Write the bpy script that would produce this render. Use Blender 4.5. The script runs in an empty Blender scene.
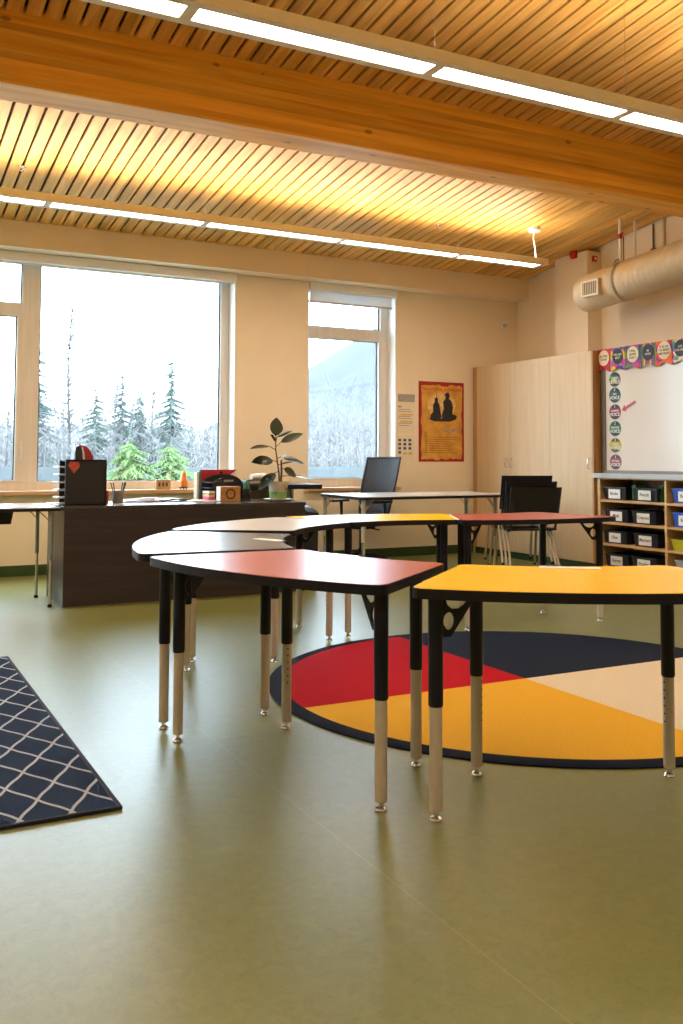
import bpy, bmesh, math, random
from mathutils import Vector, Matrix
random.seed(7)
PI = math.pi
S = bpy.context.scene
COL = S.collection

# ------------------------------------------------------------------ camera
cam_d = bpy.data.cameras.new('camera'); cam = bpy.data.objects.new('camera', cam_d); COL.objects.link(cam)
F_PX = 926.71
cam_d.sensor_fit = 'AUTO'; cam_d.sensor_width = 36.0
cam_d.lens = F_PX / 1024 * 36.0
cam_d.shift_y = -(512 - 409.13) / 1024
cam_d.clip_end = 3000
yaw, pitch, roll = math.radians(27.574), math.radians(3.086), math.radians(-0.213)
fwd = Vector((math.sin(yaw)*math.cos(pitch), math.cos(yaw)*math.cos(pitch), math.sin(pitch)))
right = Vector((math.cos(yaw), -math.sin(yaw), 0)); down = fwd.cross(right)
r2 = math.cos(roll)*right + math.sin(roll)*down
d2 = -math.sin(roll)*right + math.cos(roll)*down
M = Matrix((r2, -d2, -fwd)).transposed().to_4x4()
M.translation = Vector((0, 0, 1.1))
cam.matrix_world = M
S.camera = cam

# ------------------------------------------------------------------ world, exposure
W = bpy.data.worlds.new('world'); S.world = W; W.use_nodes = True
bg = W.node_tree.nodes['Background']
bg.inputs[0].default_value = (0.66, 0.84, 1.0, 1); bg.inputs[1].default_value = 6.0
S.view_settings.view_transform = 'Standard'; S.view_settings.look = 'None'
S.view_settings.exposure = 1.18; S.view_settings.gamma = 1.0
S.view_settings.use_curve_mapping = False
LAMP_DOWN, LAMP_UP = 13.0, 15.5
LAMP_COL = (1.0, 0.85, 0.66, 1)
S.cycles.max_bounces = 10; S.cycles.diffuse_bounces = 6; S.cycles.glossy_bounces = 5
S.cycles.transparent_max_bounces = 16; S.cycles.sample_clamp_indirect = 6.0
S.cycles.caustics_reflective = False; S.cycles.caustics_refractive = False

# ------------------------------------------------------------------ materials
MATS = {}
def nt(name):
    m = bpy.data.materials.new(name); m.use_nodes = True
    t = m.node_tree; return m, t, t.nodes['Principled BSDF']
def mat(name, col, rough=0.5, metal=0.0, spec=0.5, coat=0.0, noise=0.0, nscale=20.0, bump=0.0, stretch=(1,1,1), emit=None, estr=0.0):
    if name in MATS: return MATS[name]
    m, t, b = nt(name)
    c = (*col, 1)
    b.inputs['Base Color'].default_value = c
    b.inputs['Roughness'].default_value = rough; b.inputs['Metallic'].default_value = metal
    b.inputs['Specular IOR Level'].default_value = spec
    if coat: b.inputs['Coat Weight'].default_value = coat; b.inputs['Coat Roughness'].default_value = 0.15
    if emit: b.inputs['Emission Color'].default_value = (*emit, 1); b.inputs['Emission Strength'].default_value = estr
    if noise or bump:
        tc = t.nodes.new('ShaderNodeTexCoord'); mp = t.nodes.new('ShaderNodeMapping'); mp.inputs['Scale'].default_value = stretch
        n = t.nodes.new('ShaderNodeTexNoise'); n.inputs['Scale'].default_value = nscale; n.inputs['Detail'].default_value = 5
        t.links.new(tc.outputs['Object'], mp.inputs['Vector']); t.links.new(mp.outputs['Vector'], n.inputs['Vector'])
        if noise:
            r = t.nodes.new('ShaderNodeValToRGB')
            lo = tuple(max(0, v*(1-noise)) for v in col); hi = tuple(min(1, v*(1+noise)) for v in col)
            r.color_ramp.elements[0].color = (*lo, 1); r.color_ramp.elements[1].color = (*hi, 1)
            r.color_ramp.elements[0].position = 0.3; r.color_ramp.elements[1].position = 0.7
            t.links.new(n.outputs['Fac'], r.inputs['Fac']); t.links.new(r.outputs['Color'], b.inputs['Base Color'])
        if bump:
            bp = t.nodes.new('ShaderNodeBump'); bp.inputs['Strength'].default_value = bump; bp.inputs['Distance'].default_value = 0.004
            t.links.new(n.outputs['Fac'], bp.inputs['Height']); t.links.new(bp.outputs['Normal'], b.inputs['Normal'])
    MATS[name] = m; return m

def math_n(t, op, a, b=None):
    n = t.nodes.new('ShaderNodeMath'); n.operation = op
    for i, v in enumerate((a, b)):
        if v is None: continue
        if isinstance(v, (int, float)): n.inputs[i].default_value = v
        else: t.links.new(v, n.inputs[i])
    return n.outputs[0]
def mix_n(t, fac, a, b):
    n = t.nodes.new('ShaderNodeMix'); n.data_type = 'RGBA'
    for k, v in (('Factor', fac),):
        if isinstance(v, (int, float)): n.inputs[0].default_value = v
        else: t.links.new(v, n.inputs[0])
    for i, v in ((6, a), (7, b)):
        if isinstance(v, tuple): n.inputs[i].default_value = (*v, 1)
        else: t.links.new(v, n.inputs[i])
    return n.outputs[2]

def wood_mat(name, dark, light, axis, scale=3.0, band=None, rough=0.45, pitch=None, knots=False):
    """grain stretched along axis; band = (axis, height) glued laminations; pitch = board width along X"""
    m, t, b = nt(name); b.inputs['Roughness'].default_value = rough
    tc = t.nodes.new('ShaderNodeTexCoord'); mp = t.nodes.new('ShaderNodeMapping')
    sc = [scale*6]*3; sc[axis] = scale*0.35; mp.inputs['Scale'].default_value = sc
    t.links.new(tc.outputs['Object'], mp.inputs['Vector'])
    sep = t.nodes.new('ShaderNodeSeparateXYZ'); t.links.new(tc.outputs['Object'], sep.inputs[0])
    n = t.nodes.new('ShaderNodeTexNoise'); n.inputs['Scale'].default_value = 1.0; n.inputs['Detail'].default_value = 6; n.inputs['Distortion'].default_value = 0.6
    vec = mp.outputs['Vector']; var = None
    if band or pitch:
        ax, hgt = band if band else (0, pitch)
        idx = math_n(t, 'FLOOR', math_n(t, 'DIVIDE', sep.outputs[ax], hgt))
        wn = t.nodes.new('ShaderNodeTexWhiteNoise'); wn.noise_dimensions = '1D'; t.links.new(idx, wn.inputs['W'])
        var = wn.outputs['Value']
        add = t.nodes.new('ShaderNodeVectorMath'); add.operation = 'ADD'
        t.links.new(vec, add.inputs[0]); cmb = t.nodes.new('ShaderNodeCombineXYZ')
        for i in range(3): t.links.new(math_n(t, 'MULTIPLY', var, 37.0 + i*11), cmb.inputs[i])
        t.links.new(cmb.outputs[0], add.inputs[1]); vec = add.outputs[0]
    t.links.new(vec, n.inputs['Vector'])
    r = t.nodes.new('ShaderNodeValToRGB'); r.color_ramp.elements[0].color = (*dark, 1); r.color_ramp.elements[1].color = (*light, 1)
    r.color_ramp.elements[0].position = 0.3; r.color_ramp.elements[1].position = 0.68
    t.links.new(n.outputs['Fac'], r.inputs['Fac']); colr = r.outputs['Color']
    if var is not None:
        hs = t.nodes.new('ShaderNodeHueSaturation'); t.links.new(colr, hs.inputs['Color'])
        t.links.new(math_n(t, 'ADD', math_n(t, 'MULTIPLY', var, 0.34), 0.80), hs.inputs['Value']); colr = hs.outputs['Color']
    if knots:
        v = t.nodes.new('ShaderNodeTexVoronoi'); v.inputs['Scale'].default_value = 1.0
        mp2 = t.nodes.new('ShaderNodeMapping'); s2 = [7.0]*3; s2[axis] = 3.2; mp2.inputs['Scale'].default_value = s2
        t.links.new(tc.outputs['Object'], mp2.inputs['Vector']); t.links.new(mp2.outputs['Vector'], v.inputs['Vector'])
        k = math_n(t, 'LESS_THAN', v.outputs['Distance'], 0.10)
        colr = mix_n(t, math_n(t, 'MULTIPLY', k, 0.6), colr, (0.16, 0.05, 0.012))
    t.links.new(colr, b.inputs['Base Color'])
    MATS[name] = m; return m

WALL = mat('wall_paint', (0.85, 0.755, 0.60), 0.75, noise=0.02, nscale=3)
WHITE = mat('white_paint', (0.82, 0.82, 0.80), 0.5, noise=0.015, nscale=6)
BLACK = mat('black_plastic', (0.008, 0.009, 0.018), 0.45, spec=0.3, noise=0.15, nscale=30)
STEELG = mat('grey_steel', (0.50, 0.45, 0.365), 0.5, 0.0, noise=0.04, nscale=40)
CHROME = mat('chrome', (0.7, 0.68, 0.64), 0.2, 0.9, noise=0.03, nscale=30)
SLAT = wood_mat('cedar_slats', (0.64, 0.33, 0.068), (0.87, 0.54, 0.165), 1, 2.4, pitch=0.108, rough=0.5, knots=False)
GLULAM = wood_mat('glulam', (0.68, 0.28, 0.018), (0.96, 0.54, 0.065), 0, 2.2, band=(2, 0.043), rough=0.4, knots=True)
MAPLE = wood_mat('maple', (0.56, 0.41, 0.235), (0.62, 0.47, 0.28), 2, 4.0, rough=0.45)
OAK = wood_mat('honey_oak', (0.36, 0.18, 0.06), (0.50, 0.28, 0.10), 2, 5.0, rough=0.45)
PINE = wood_mat('window_pine', (0.64, 0.595, 0.54), (0.72, 0.675, 0.62), 2, 4.0, rough=0.4)
PINEX = wood_mat('sill_pine', (0.52, 0.32, 0.16), (0.64, 0.43, 0.24), 0, 4.0, rough=0.4)
DESK = wood_mat('espresso_laminate', (0.026, 0.020, 0.024), (0.042, 0.034, 0.038), 0, 5.0, rough=0.32)

# ------------------------------------------------------------------ mesh helpers
def box(bm, x0, x1, y0, y1, z0, z1, bev=0.0, mtx=None):
    vs = [bm.verts.new(p) for p in ((x0,y0,z0),(x1,y0,z0),(x1,y1,z0),(x0,y1,z0),(x0,y0,z1),(x1,y0,z1),(x1,y1,z1),(x0,y1,z1))]
    fs = [bm.faces.new([vs[i] for i in f]) for f in ((3,2,1,0),(4,5,6,7),(0,1,5,4),(1,2,6,5),(2,3,7,6),(3,0,4,7))]
    if bev:
        es = list({e for f in fs for e in f.edges})
        r = bmesh.ops.bevel(bm, geom=es, offset=bev, segments=2, affect='EDGES', profile=0.6)
        vs = list({v for f in r['faces'] for v in f.verts} | {v for v in vs if v.is_valid})
    if mtx is not None: bmesh.ops.transform(bm, matrix=mtx, verts=[v for v in vs if v.is_valid])
def prism(bm, pts, z0, z1, mtx=None):
    a = [bm.verts.new((p[0], p[1], z0)) for p in pts]; b = [bm.verts.new((p[0], p[1], z1)) for p in pts]
    bm.faces.new(a[::-1]); bm.faces.new(b); n = len(pts)
    for i in range(n): bm.faces.new((a[i], a[(i+1)%n], b[(i+1)%n], b[i]))
    if mtx is not None: bmesh.ops.transform(bm, matrix=mtx, verts=a+b)
def rings(bm, rs, cap=True, close=False):
    L = [[bm.verts.new(p) for p in r] for r in rs]; n = len(L[0])
    pairs = list(zip(L, L[1:])) + ([(L[-1], L[0])] if close else [])
    for A, B in pairs:
        for i in range(n): bm.faces.new((A[i], A[(i+1)%n], B[(i+1)%n], B[i]))
    if cap and not close: bm.faces.new(L[0][::-1]); bm.faces.new(L[-1])
def frame_of(d):
    d = d.normalized(); u = d.orthogonal().normalized(); return u, d.cross(u)
def cyl(bm, p0, p1, r0, r1=None, seg=14):
    p0, p1 = Vector(p0), Vector(p1); r1 = r0 if r1 is None else r1
    u, v = frame_of(p1-p0)
    rings(bm, [[p + (u*math.cos(2*PI*i/seg) + v*math.sin(2*PI*i/seg))*r for i in range(seg)] for p, r in ((p0,r0),(p1,r1))])
def lathe(bm, prof, c=(0,0,0), seg=24):
    rings(bm, [[(c[0]+r*math.cos(2*PI*i/seg), c[1]+r*math.sin(2*PI*i/seg), c[2]+z) for i in range(seg)] for r, z in prof])
def tube(bm, pts, r, seg=8):
    pts = [Vector(p) for p in pts]; rr = []; u = None
    for i, p in enumerate(pts):
        d = (pts[min(i+1,len(pts)-1)] - pts[max(i-1,0)]).normalized()
        if u is None: u = d.orthogonal().normalized()
        else: u = (u - d*u.dot(d)).normalized()
        v = d.cross(u); rad = r[i] if isinstance(r, (list, tuple)) else r
        rr.append([p + (u*math.cos(2*PI*k/seg)+v*math.sin(2*PI*k/seg))*rad for k in range(seg)])
    rings(bm, rr)
def spike(bm, p0, p1, r):
    p0, p1 = Vector(p0), Vector(p1); u, v = frame_of(p1-p0)
    a = [bm.verts.new(p0 + (u*math.cos(2*PI*i/3)+v*math.sin(2*PI*i/3))*r) for i in range(3)]; t = bm.verts.new(p1)
    for i in range(3): bm.faces.new((a[i], a[(i+1)%3], t))
def make_mesh(name, bm, m, smooth=False, recalc=True):
    if recalc: bmesh.ops.recalc_face_normals(bm, faces=bm.faces[:])
    me = bpy.data.meshes.new(name); bm.to_mesh(me); bm.free()
    for x in (m if isinstance(m, (list, tuple)) else [m]): me.materials.append(x)
    if smooth:
        for p in me.polygons: p.use_smooth = True
        try: me.set_sharp_from_angle(angle=math.radians(40))
        except Exception: pass
    return me
def link(name, me, parent=None, loc=(0,0,0), rot=(0,0,0)):
    o = bpy.data.objects.new(name, me); COL.objects.link(o); o.location = loc; o.rotation_euler = rot
    if parent is not None: o.parent = parent
    return o
def part(name, bm, m, parent=None, smooth=False, loc=(0,0,0), rot=(0,0,0)):
    return link(name, make_mesh(name, bm, m, smooth), parent, loc, rot)
def B(): return bmesh.new()
def bx(*a, **k):
    b = B(); box(b, *a, **k); return b
def tag(o, label, cat, group=None):
    o['label'] = label; o['category'] = cat
    if group: o['group'] = group
    return o
def thing(name, label, cat, loc=(0,0,0), rz=0.0, group=None):
    o = bpy.data.objects.new(name, None); COL.objects.link(o); o.empty_display_size = 0.1
    o.location = loc; o.rotation_euler = (0,0,rz); return tag(o, label, cat, group)
def struct(o): o['kind'] = 'structure'; return o
def sbox(name, m, *a, parent=None, **k):
    o = part(name, bx(*a, **k), m, parent)
    return struct(o) if parent is None else o
def curve_mesh(name, splines, ext, m):
    cu = bpy.data.curves.new(name, 'CURVE'); cu.dimensions = '2D'; cu.fill_mode = 'BOTH'; cu.extrude = ext
    for pts in splines:
        sp = cu.splines.new('POLY'); sp.points.add(len(pts)-1); sp.use_cyclic_u = True
        for p, q in zip(sp.points, pts): p.co = (q[0], q[1], 0, 1)
    o = bpy.data.objects.new(name, cu); COL.objects.link(o)
    bpy.context.view_layer.update()
    me = bpy.data.meshes.new_from_object(o.evaluated_get(bpy.context.evaluated_depsgraph_get()))
    bpy.data.objects.remove(o); me.name = name; me.materials.clear(); me.materials.append(m); return me
def text_mesh(name, s, size, m, ext=0.0008):
    cu = bpy.data.curves.new(name, 'FONT'); cu.body = s; cu.size = size; cu.extrude = ext; cu.align_x = 'CENTER'; cu.align_y = 'CENTER'; cu.offset = size*0.012
    cu.resolution_u = 3
    o = bpy.data.objects.new(name, cu); COL.objects.link(o); bpy.context.view_layer.update()
    me = bpy.data.meshes.new_from_object(o.evaluated_get(bpy.context.evaluated_depsgraph_get()))
    bpy.data.objects.remove(o); me.name = name; me.materials.clear(); me.materials.append(m); return me
def circ(cx, cy, rx, ry=None, n=24, a0=0, a1=2*PI):
    ry = rx if ry is None else ry
    return [(cx+rx*math.cos(a0+(a1-a0)*i/n), cy+ry*math.sin(a0+(a1-a0)*i/n)) for i in range(n)]

# ================================================================== ROOM SHELL
XL, XR, YB, YW = -4.5, 7.2, -4.5, 9.1
def cz(y): return 3.288 + 0.118*(8.865 - y)

# floor: marbled olive linoleum with welded seams running in depth
m, t, b = nt('linoleum'); b.inputs['Roughness'].default_value = 0.36; b.inputs['Specular IOR Level'].default_value = 0.6
tc = t.nodes.new('ShaderNodeTexCoord')
n1 = t.nodes.new('ShaderNodeTexNoise'); n1.inputs['Scale'].default_value = 26; n1.inputs['Detail'].default_value = 8; n1.inputs['Roughness'].default_value = 0.75; n1.inputs['Distortion'].default_value = 0.8
n2 = t.nodes.new('ShaderNodeTexNoise'); n2.inputs['Scale'].default_value = 150; n2.inputs['Detail'].default_value = 3
for n in (n1, n2): t.links.new(tc.outputs['Object'], n.inputs['Vector'])
r = t.nodes.new('ShaderNodeValToRGB')
r.color_ramp.elements[0].position = 0.32; r.color_ramp.elements[0].color = (0.130, 0.140, 0.034, 1)
r.color_ramp.elements[1].position = 0.68; r.color_ramp.elements[1].color = (0.200, 0.212, 0.064, 1)
t.links.new(math_n(t, 'ADD', math_n(t, 'MULTIPLY', n1.outputs['Fac'], 0.7), math_n(t, 'MULTIPLY', n2.outputs['Fac'], 0.3)), r.inputs['Fac'])
sep = t.nodes.new('ShaderNodeSeparateXYZ'); t.links.new(tc.outputs['Object'], sep.inputs[0])
sm = math_n(t, 'ABSOLUTE', math_n(t, 'SUBTRACT', math_n(t, 'FRACT', math_n(t, 'DIVIDE', math_n(t, 'ADD', sep.outputs[0], 0.72-0.0), 2.0)), 0.995))
seam = math_n(t, 'LESS_THAN', sm, 0.0011)
t.links.new(mix_n(t, math_n(t, 'MULTIPLY', seam, 0.2), r.outputs['Color'], (0.42, 0.40, 0.22)), b.inputs['Base Color'])
bp = t.nodes.new('ShaderNodeBump'); bp.inputs['Strength'].default_value = 0.06; bp.inputs['Distance'].default_value = 0.002
t.links.new(n2.outputs['Fac'], bp.inputs['Height']); t.links.new(bp.outputs['Normal'], b.inputs['Normal'])
LINO = m
sbox('floor', LINO, XL, XR, YB, YW, -0.1, 0.0)

# window wall with two openings
bm = B()
WZ0, WZ1 = 0.785, 3.05
BW0, BW1, SW0, SW1 = -2.2, 3.49, 4.335, 5.452
T = 0.32
box(bm, XL, XR, YW, YW+T, -0.1, WZ0); box(bm, XL, XR, YW, YW+T, WZ1, 3.6)
for a, c in ((XL, BW0), (BW1, SW0), (SW1, XR)): box(bm, a, c, YW, YW+T, WZ0, WZ1)
struct(part('wall_back', bm, WALL))
bm = B(); prism(bm, [(YB, -0.1), (YW+T, -0.1), (YW+T, cz(YW+T)+0.2), (YB, cz(YB)+0.2)], XR, XR+0.2, Matrix(((0,0,1,0),(1,0,0,0),(0,1,0,0),(0,0,0,1))))
struct(part('wall_right', bm, WALL))
bm = B(); prism(bm, [(YB, -0.1), (YW+T, -0.1), (YW+T, cz(YW+T)+0.2), (YB, cz(YB)+0.2)], XL-0.2, XL, Matrix(((0,0,1,0),(1,0,0,0),(0,1,0,0),(0,0,0,1))))
struct(part('wall_left', bm, WALL))
sbox('wall_front', WALL, XL, XR, YB-0.2, YB, -0.1, cz(YB)+0.2)
# soffit over the windows
sbox('soffit', WALL, XL, XR, 8.87, YW, 3.042, 3.40)
# ceiling: dark deck with a slatted cedar lining
DARK = mat('ceiling_void', (0.03, 0.016, 0.007), 0.8, noise=0.2, nscale=10)
slope = math.atan(0.118)
bm = B()
rows = []
y0, y1 = YB, YW+T
vs = [(XL, y0, cz(y0)+0.045), (XR, y0, cz(y0)+0.045), (XR, y1, cz(y1)+0.045), (XL, y1, cz(y1)+0.045)]
rings(bm, [vs, [(p[0], p[1], p[2]+0.1) for p in vs]])
ceil = struct(part('ceiling', bm, DARK))
bm = B(); x = 0.008 + 0.108*math.floor((XL)/0.108)
x0s = 0.898 + 0.009
k0 = math.ceil((XL - x0s)/0.108); k1 = math.floor((XR - 0.09 - x0s)/0.108)
for k in range(k0, k1+1):
    a = x0s + 0.108*k + 0.0; c = a + 0.087
    q = [(a, YB, cz(YB)), (c, YB, cz(YB)), (c, 8.87, cz(8.87)), (a, 8.87, cz(8.87))]
    rings(bm, [q, [(p[0], p[1], p[2]+0.022) for p in q]])
o = part('slat_lining', bm, SLAT, ceil)
# shift the board index so it changes inside the gaps
SLAT.node_tree.nodes  # (object space: the boards start at x0s)
# glulam beam
bm = B(); box(bm, XL, XR, 5.517, 5.802, 3.252, 3.76, 0.006)
struct(part('beam', bm, GLULAM))
# column against the right wall and cove base strips
sbox('column', WALL, 7.0, XR, 7.63, 8.155, 0, cz(8.155)+0.015)
GREENB = mat('green_rubber', (0.035, 0.072, 0.018), 0.5, noise=0.1, nscale=15)
sbox('baseboard_back', GREENB, XL, 6.52, YW-0.012, YW, 0, 0.1, bev=0.003)
sbox('baseboard_right', GREENB, XR-0.012, XR, YB, 4.35, 0, 0.1, bev=0.003)

# ------------------------------------------------------------------ windows
m, t, b = nt('window_glass')
for n in list(t.nodes):
    if n.type != 'OUTPUT_MATERIAL': t.nodes.remove(n)
out = [n for n in t.nodes if n.type == 'OUTPUT_MATERIAL'][0]
tr = t.nodes.new('ShaderNodeBsdfTransparent'); tr.inputs[0].default_value = (0.97, 0.985, 0.98, 1)
gl = t.nodes.new('ShaderNodeBsdfGlossy'); gl.inputs['Roughness'].default_value = 0.02
lw = t.nodes.new('ShaderNodeLayerWeight'); lw.inputs[0].default_value = 0.5
mx = t.nodes.new('ShaderNodeMixShader')
t.links.new(math_n(t, 'ADD', math_n(t, 'MULTIPLY', math_n(t, 'POWER', lw.outputs['Facing'], 5.0), 0.8), 0.035), mx.inputs[0]); t.links.new(tr.outputs[0], mx.inputs[1]); t.links.new(gl.outputs[0], mx.inputs[2]); t.links.new(mx.outputs[0], out.inputs[0])
GLASS = m
GASKET = mat('black_gasket', (0.03, 0.05, 0.07), 0.5, noise=0.1)
FY0, FY1 = 9.275, 9.36
def pane(par, x0, x1, z0, z1, sash=False):
    part('glass_pane', bx(x0-0.005, x1+0.005, 9.322, 9.330, z0-0.005, z1+0.005), GLASS, par)
    bm = B(); g = 0.012
    for a in ((x0, x0+g, z0, z1), (x1-g, x1, z0, z1), (x0+g, x1-g, z0, z0+g*0.6), (x0+g, x1-g, z1-g*0.6, z1)):
        box(bm, a[0], a[1], 9.30, 9.322, a[2], a[3])
    part('gasket', bm, GASKET, par)
def frame_boxes(bm, lst):
    for a in lst: box(bm, a[0], a[1], FY0, FY1, a[2], a[3], 0.004)
w1 = bpy.data.objects.new('window_1', None); COL.objects.link(w1); struct(w1)
bm = B()
ZB, ZT = 0.873, 2.977
frame_boxes(bm, [(BW0, BW1, 0.785, ZB), (BW0, BW1, ZT, 3.05), (3.392, BW1, ZB, ZT), (BW0, BW0+0.12, ZB, ZT),
                 (1.371, 1.540, ZB, ZT), (-0.07, 0.10, ZB, ZT), (0.10, 1.371, 2.471, 2.586)])
part('frame', bm, PINE, w1)
bm = B()
for a in ((0.10, 0.14, ZB, 2.471), (1.331, 1.371, ZB, 2.471), (0.14, 1.331, ZB, ZB+0.012), (0.14, 1.331, 2.459, 2.471)): box(bm, a[0], a[1], FY0-0.012, FY0+0.03, a[2], a[3], 0.003)
part('sash', bm, PINE, w1)
pane(w1, 1.540, 3.392, ZB, ZT); pane(w1, 0.14, 1.331, ZB+0.012, 2.459); pane(w1, 0.10, 1.371, 2.586, ZT); pane(w1, BW0+0.12, -0.07, ZB, ZT)
bm = B(); box(bm, 1.372, 1.398, FY0-0.02, FY0, 1.17, 1.26, 0.004); box(bm, 1.376, 1.394, FY0-0.05, FY0-0.02, 1.08, 1.20, 0.006)
part('handle', bm, mat('white_metal', (0.75, 0.75, 0.73), 0.35, 0.3, noise=0.02), w1)
w2 = bpy.data.objects.new('window_2', None); COL.objects.link(w2); struct(w2)
bm = B()
frame_boxes(bm, [(SW0, SW1, 0.785, 0.876), (SW0, SW1, ZT, 3.05), (SW0, 4.430, 0.876, ZT), (5.347, SW1, 0.876, ZT), (4.430, 5.347, 2.456, 2.590)])
part('frame', bm, PINE, w2)
bm = B(); box(bm, 5.319, 5.347, FY0-0.012, FY0+0.03, 0.876, 2.456, 0.003); box(bm, 4.430, 5.319, FY0-0.012, FY0+0.03, 0.876, 0.886, 0.003)
part('sash', bm, PINE, w2)
pane(w2, 4.430, 5.319, 0.886, 2.456); pane(w2, 4.430, 5.347, 2.590, ZT)
# white reveals lining the openings, pine sills
for nm, a, c in (('trim_1', BW0, BW1), ('trim_2', SW0, SW1)):
    bm = B()
    box(bm, a-0.002, a+0.006, YW-0.002, FY0, 0.80, 3.042); box(bm, c-0.006, c+0.002, YW-0.002, FY0, 0.80, 3.042)
    struct(part(nm, bm, WHITE))
sbox('trim_3', PINEX, BW0-0.03, BW1+0.02, 9.03, FY0+0.01, 0.752, 0.790, bev=0.005)
sbox('trim_4', PINEX, SW0-0.03, SW1+0.03, 9.03, FY0+0.01, 0.752, 0.790, bev=0.005)

# roller blinds
BLIND = mat('blind_white', (0.84, 0.84, 0.83), 0.5, noise=0.02, nscale=8)
m, t, b = nt('blind_fabric'); b.inputs['Base Color'].default_value = (0.85, 0.87, 0.88, 1); b.inputs['Roughness'].default_value = 0.8
b.inputs['Transmission Weight'].default_value = 0.0
tl = t.nodes.new('ShaderNodeBsdfTranslucent'); tl.inputs[0].default_value = (0.80, 0.86, 0.9, 1)
mx = t.nodes.new('ShaderNodeMixShader'); mx.inputs[0].default_value = 0.35
out = [n for n in t.nodes if n.type == 'OUTPUT_MATERIAL'][0]
t.links.new(b.outputs[0], mx.inputs[1]); t.links.new(tl.outputs[0], mx.inputs[2]); t.links.new(mx.outputs[0], out.inputs[0])
wv = t.nodes.new('ShaderNodeTexNoise'); wv.inputs['Scale'].default_value = 200
bp = t.nodes.new('ShaderNodeBump'); bp.inputs['Strength'].default_value = 0.1; t.links.new(wv.outputs[0], bp.inputs['Height']); t.links.new(bp.outputs[0], b.inputs['Normal'])
FABRIC = m
bl = thing('roller_blind', 'long white roller blind rolled up in its casing above the wide window', 'blind', (0.65, 9.06, 2.95))
part('cassette', bx(BW0-0.65+0.01, BW1-0.65-0.008, -0.015, 0.14, 0.0, 0.09, bev=0.008), BLIND, bl)
part('bottom_bar', bx(BW0-0.65+0.03, BW1-0.65-0.03, 0.055, 0.07, -0.012, 0.0, bev=0.003), BLIND, bl)
bl = thing('roller_blind', 'white roller blind pulled slightly down over the narrow window', 'blind', (4.893, 9.06, 2.95))
part('cassette', bx(-0.553, 0.553, -0.015, 0.14, 0.0, 0.09, bev=0.008), BLIND, bl)
part('fabric', bx(-0.53, 0.515, 0.06, 0.063, -0.108, 0.0), FABRIC, bl)
part('bottom_bar', bx(-0.535, 0.52, 0.054, 0.07, -0.130, -0.108, bev=0.004), mat('blind_bar', (0.62, 0.55, 0.50), 0.5, noise=0.03), bl)

# ================================================================== CEILING LIGHTS
def emis(name, col, st):
    m = bpy.data.materials.new(name); m.use_nodes = True; t = m.node_tree; t.nodes.clear()
    e = t.nodes.new('ShaderNodeEmission'); e.inputs[0].default_value = col; e.inputs[1].default_value = st
    o = t.nodes.new('ShaderNodeOutputMaterial'); t.links.new(e.outputs[0], o.inputs[0]); MATS[name] = m; return m
LENS = emis('lamp_lens', LAMP_COL, LAMP_DOWN); UPL = emis('lamp_uplight', LAMP_COL, LAMP_UP)
HOUSE = mat('lamp_housing', (0.82, 0.77, 0.68), 0.5, 0.0, noise=0.02)
def fixture(yc, zb, x0, x1, j0, label, cables, cord=False):
    L = thing('linear_pendant_light', label, 'ceiling light', ((x0+x1)/2, yc, zb), 0, 'linear pendant lights')
    xc = (x0+x1)/2; a, c = x0-xc, x1-xc
    bm = B()
    box(bm, a, c, -0.11, -0.062, 0.0, 0.062, 0.003); box(bm, a, c, 0.058, 0.11, 0.0, 0.062, 0.003)
    box(bm, a, c, -0.062, 0.058, 0.018, 0.052)
    box(bm, a, a+0.07, -0.062, 0.058, 0.0, 0.018); box(bm, c-0.07, c, -0.062, 0.058, 0.0, 0.018)
    js = [j0 + 1.29*k for k in range(-10, 10)]; js = [j for j in js if x0+0.3 < j < x1-0.3]
    for j in js: box(bm, j-xc-0.028, j-xc+0.028, -0.062, 0.058, 0.0, 0.018)
    part('housing', bm, HOUSE, L)
    part('reflector', bx(a+0.04, c-0.04, 0.0365, 0.040, 0.050, 0.102), HOUSE, L)
    ed = [x0+0.042] + js + [x1-0.042]
    for p, q in zip(ed, ed[1:]):
        part('lens', bx(p-xc+0.028, q-xc-0.028, -0.060, 0.056, 0.004, 0.014), LENS, L)
    bm = B(); prism(bm, [(-0.047, 0.0535), (0.036, 0.0535), (0.036, 0.098)], a+0.05, c-0.05, Matrix(((0,0,1,0),(1,0,0,0),(0,1,0,0),(0,0,0,1))))
    part('uplight_lens', bm, UPL, L)
    for cx in cables:
        bm = B(); cyl(bm, (cx-xc, 0, 0.058), (cx-xc, 0, cz(yc)-zb+0.0), 0.0022, seg=6); cyl(bm, (cx-xc, 0, 0.06), (cx-xc, 0, 0.10), 0.006, 0.003, seg=8)
        part('suspension_cable', bm, CHROME, L)
    if cord:
        bm = B(); lathe(bm, [(0.001, -0.03), (0.06, -0.028), (0.068, -0.01), (0.068, 0.004)], (6.083-xc, 0, cz(yc)-zb), 24)
        part('canopy', bm, WHITE, L, True)
        h = cz(yc)-zb
        bm = B(); tube(bm, [(6.083-xc, 0, h-0.02), (6.075-xc, 0.006, h*0.75), (6.09-xc, -0.006, h*0.45), (6.10-xc, 0, 0.055)], 0.008)
        part('power_cord', bm, WHITE, L, True)
    return L
fixture(7.4, 3.078, -3.6, 6.175, 1.266, 'long pendant light hanging near the windows behind the beam', [-2.6, 0.0, 2.555, 5.139], True)
fixture(3.87, 3.07, -3.6, 6.175, 1.250, 'long pendant light hanging on the near side of the beam', [-2.6, 0.0, 2.55, 3.85])

fixture(0.35, 3.07, -3.6, 6.175, 1.250, 'long pendant light over the near floor, outside the photograph', [-2.6, 2.55])

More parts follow.
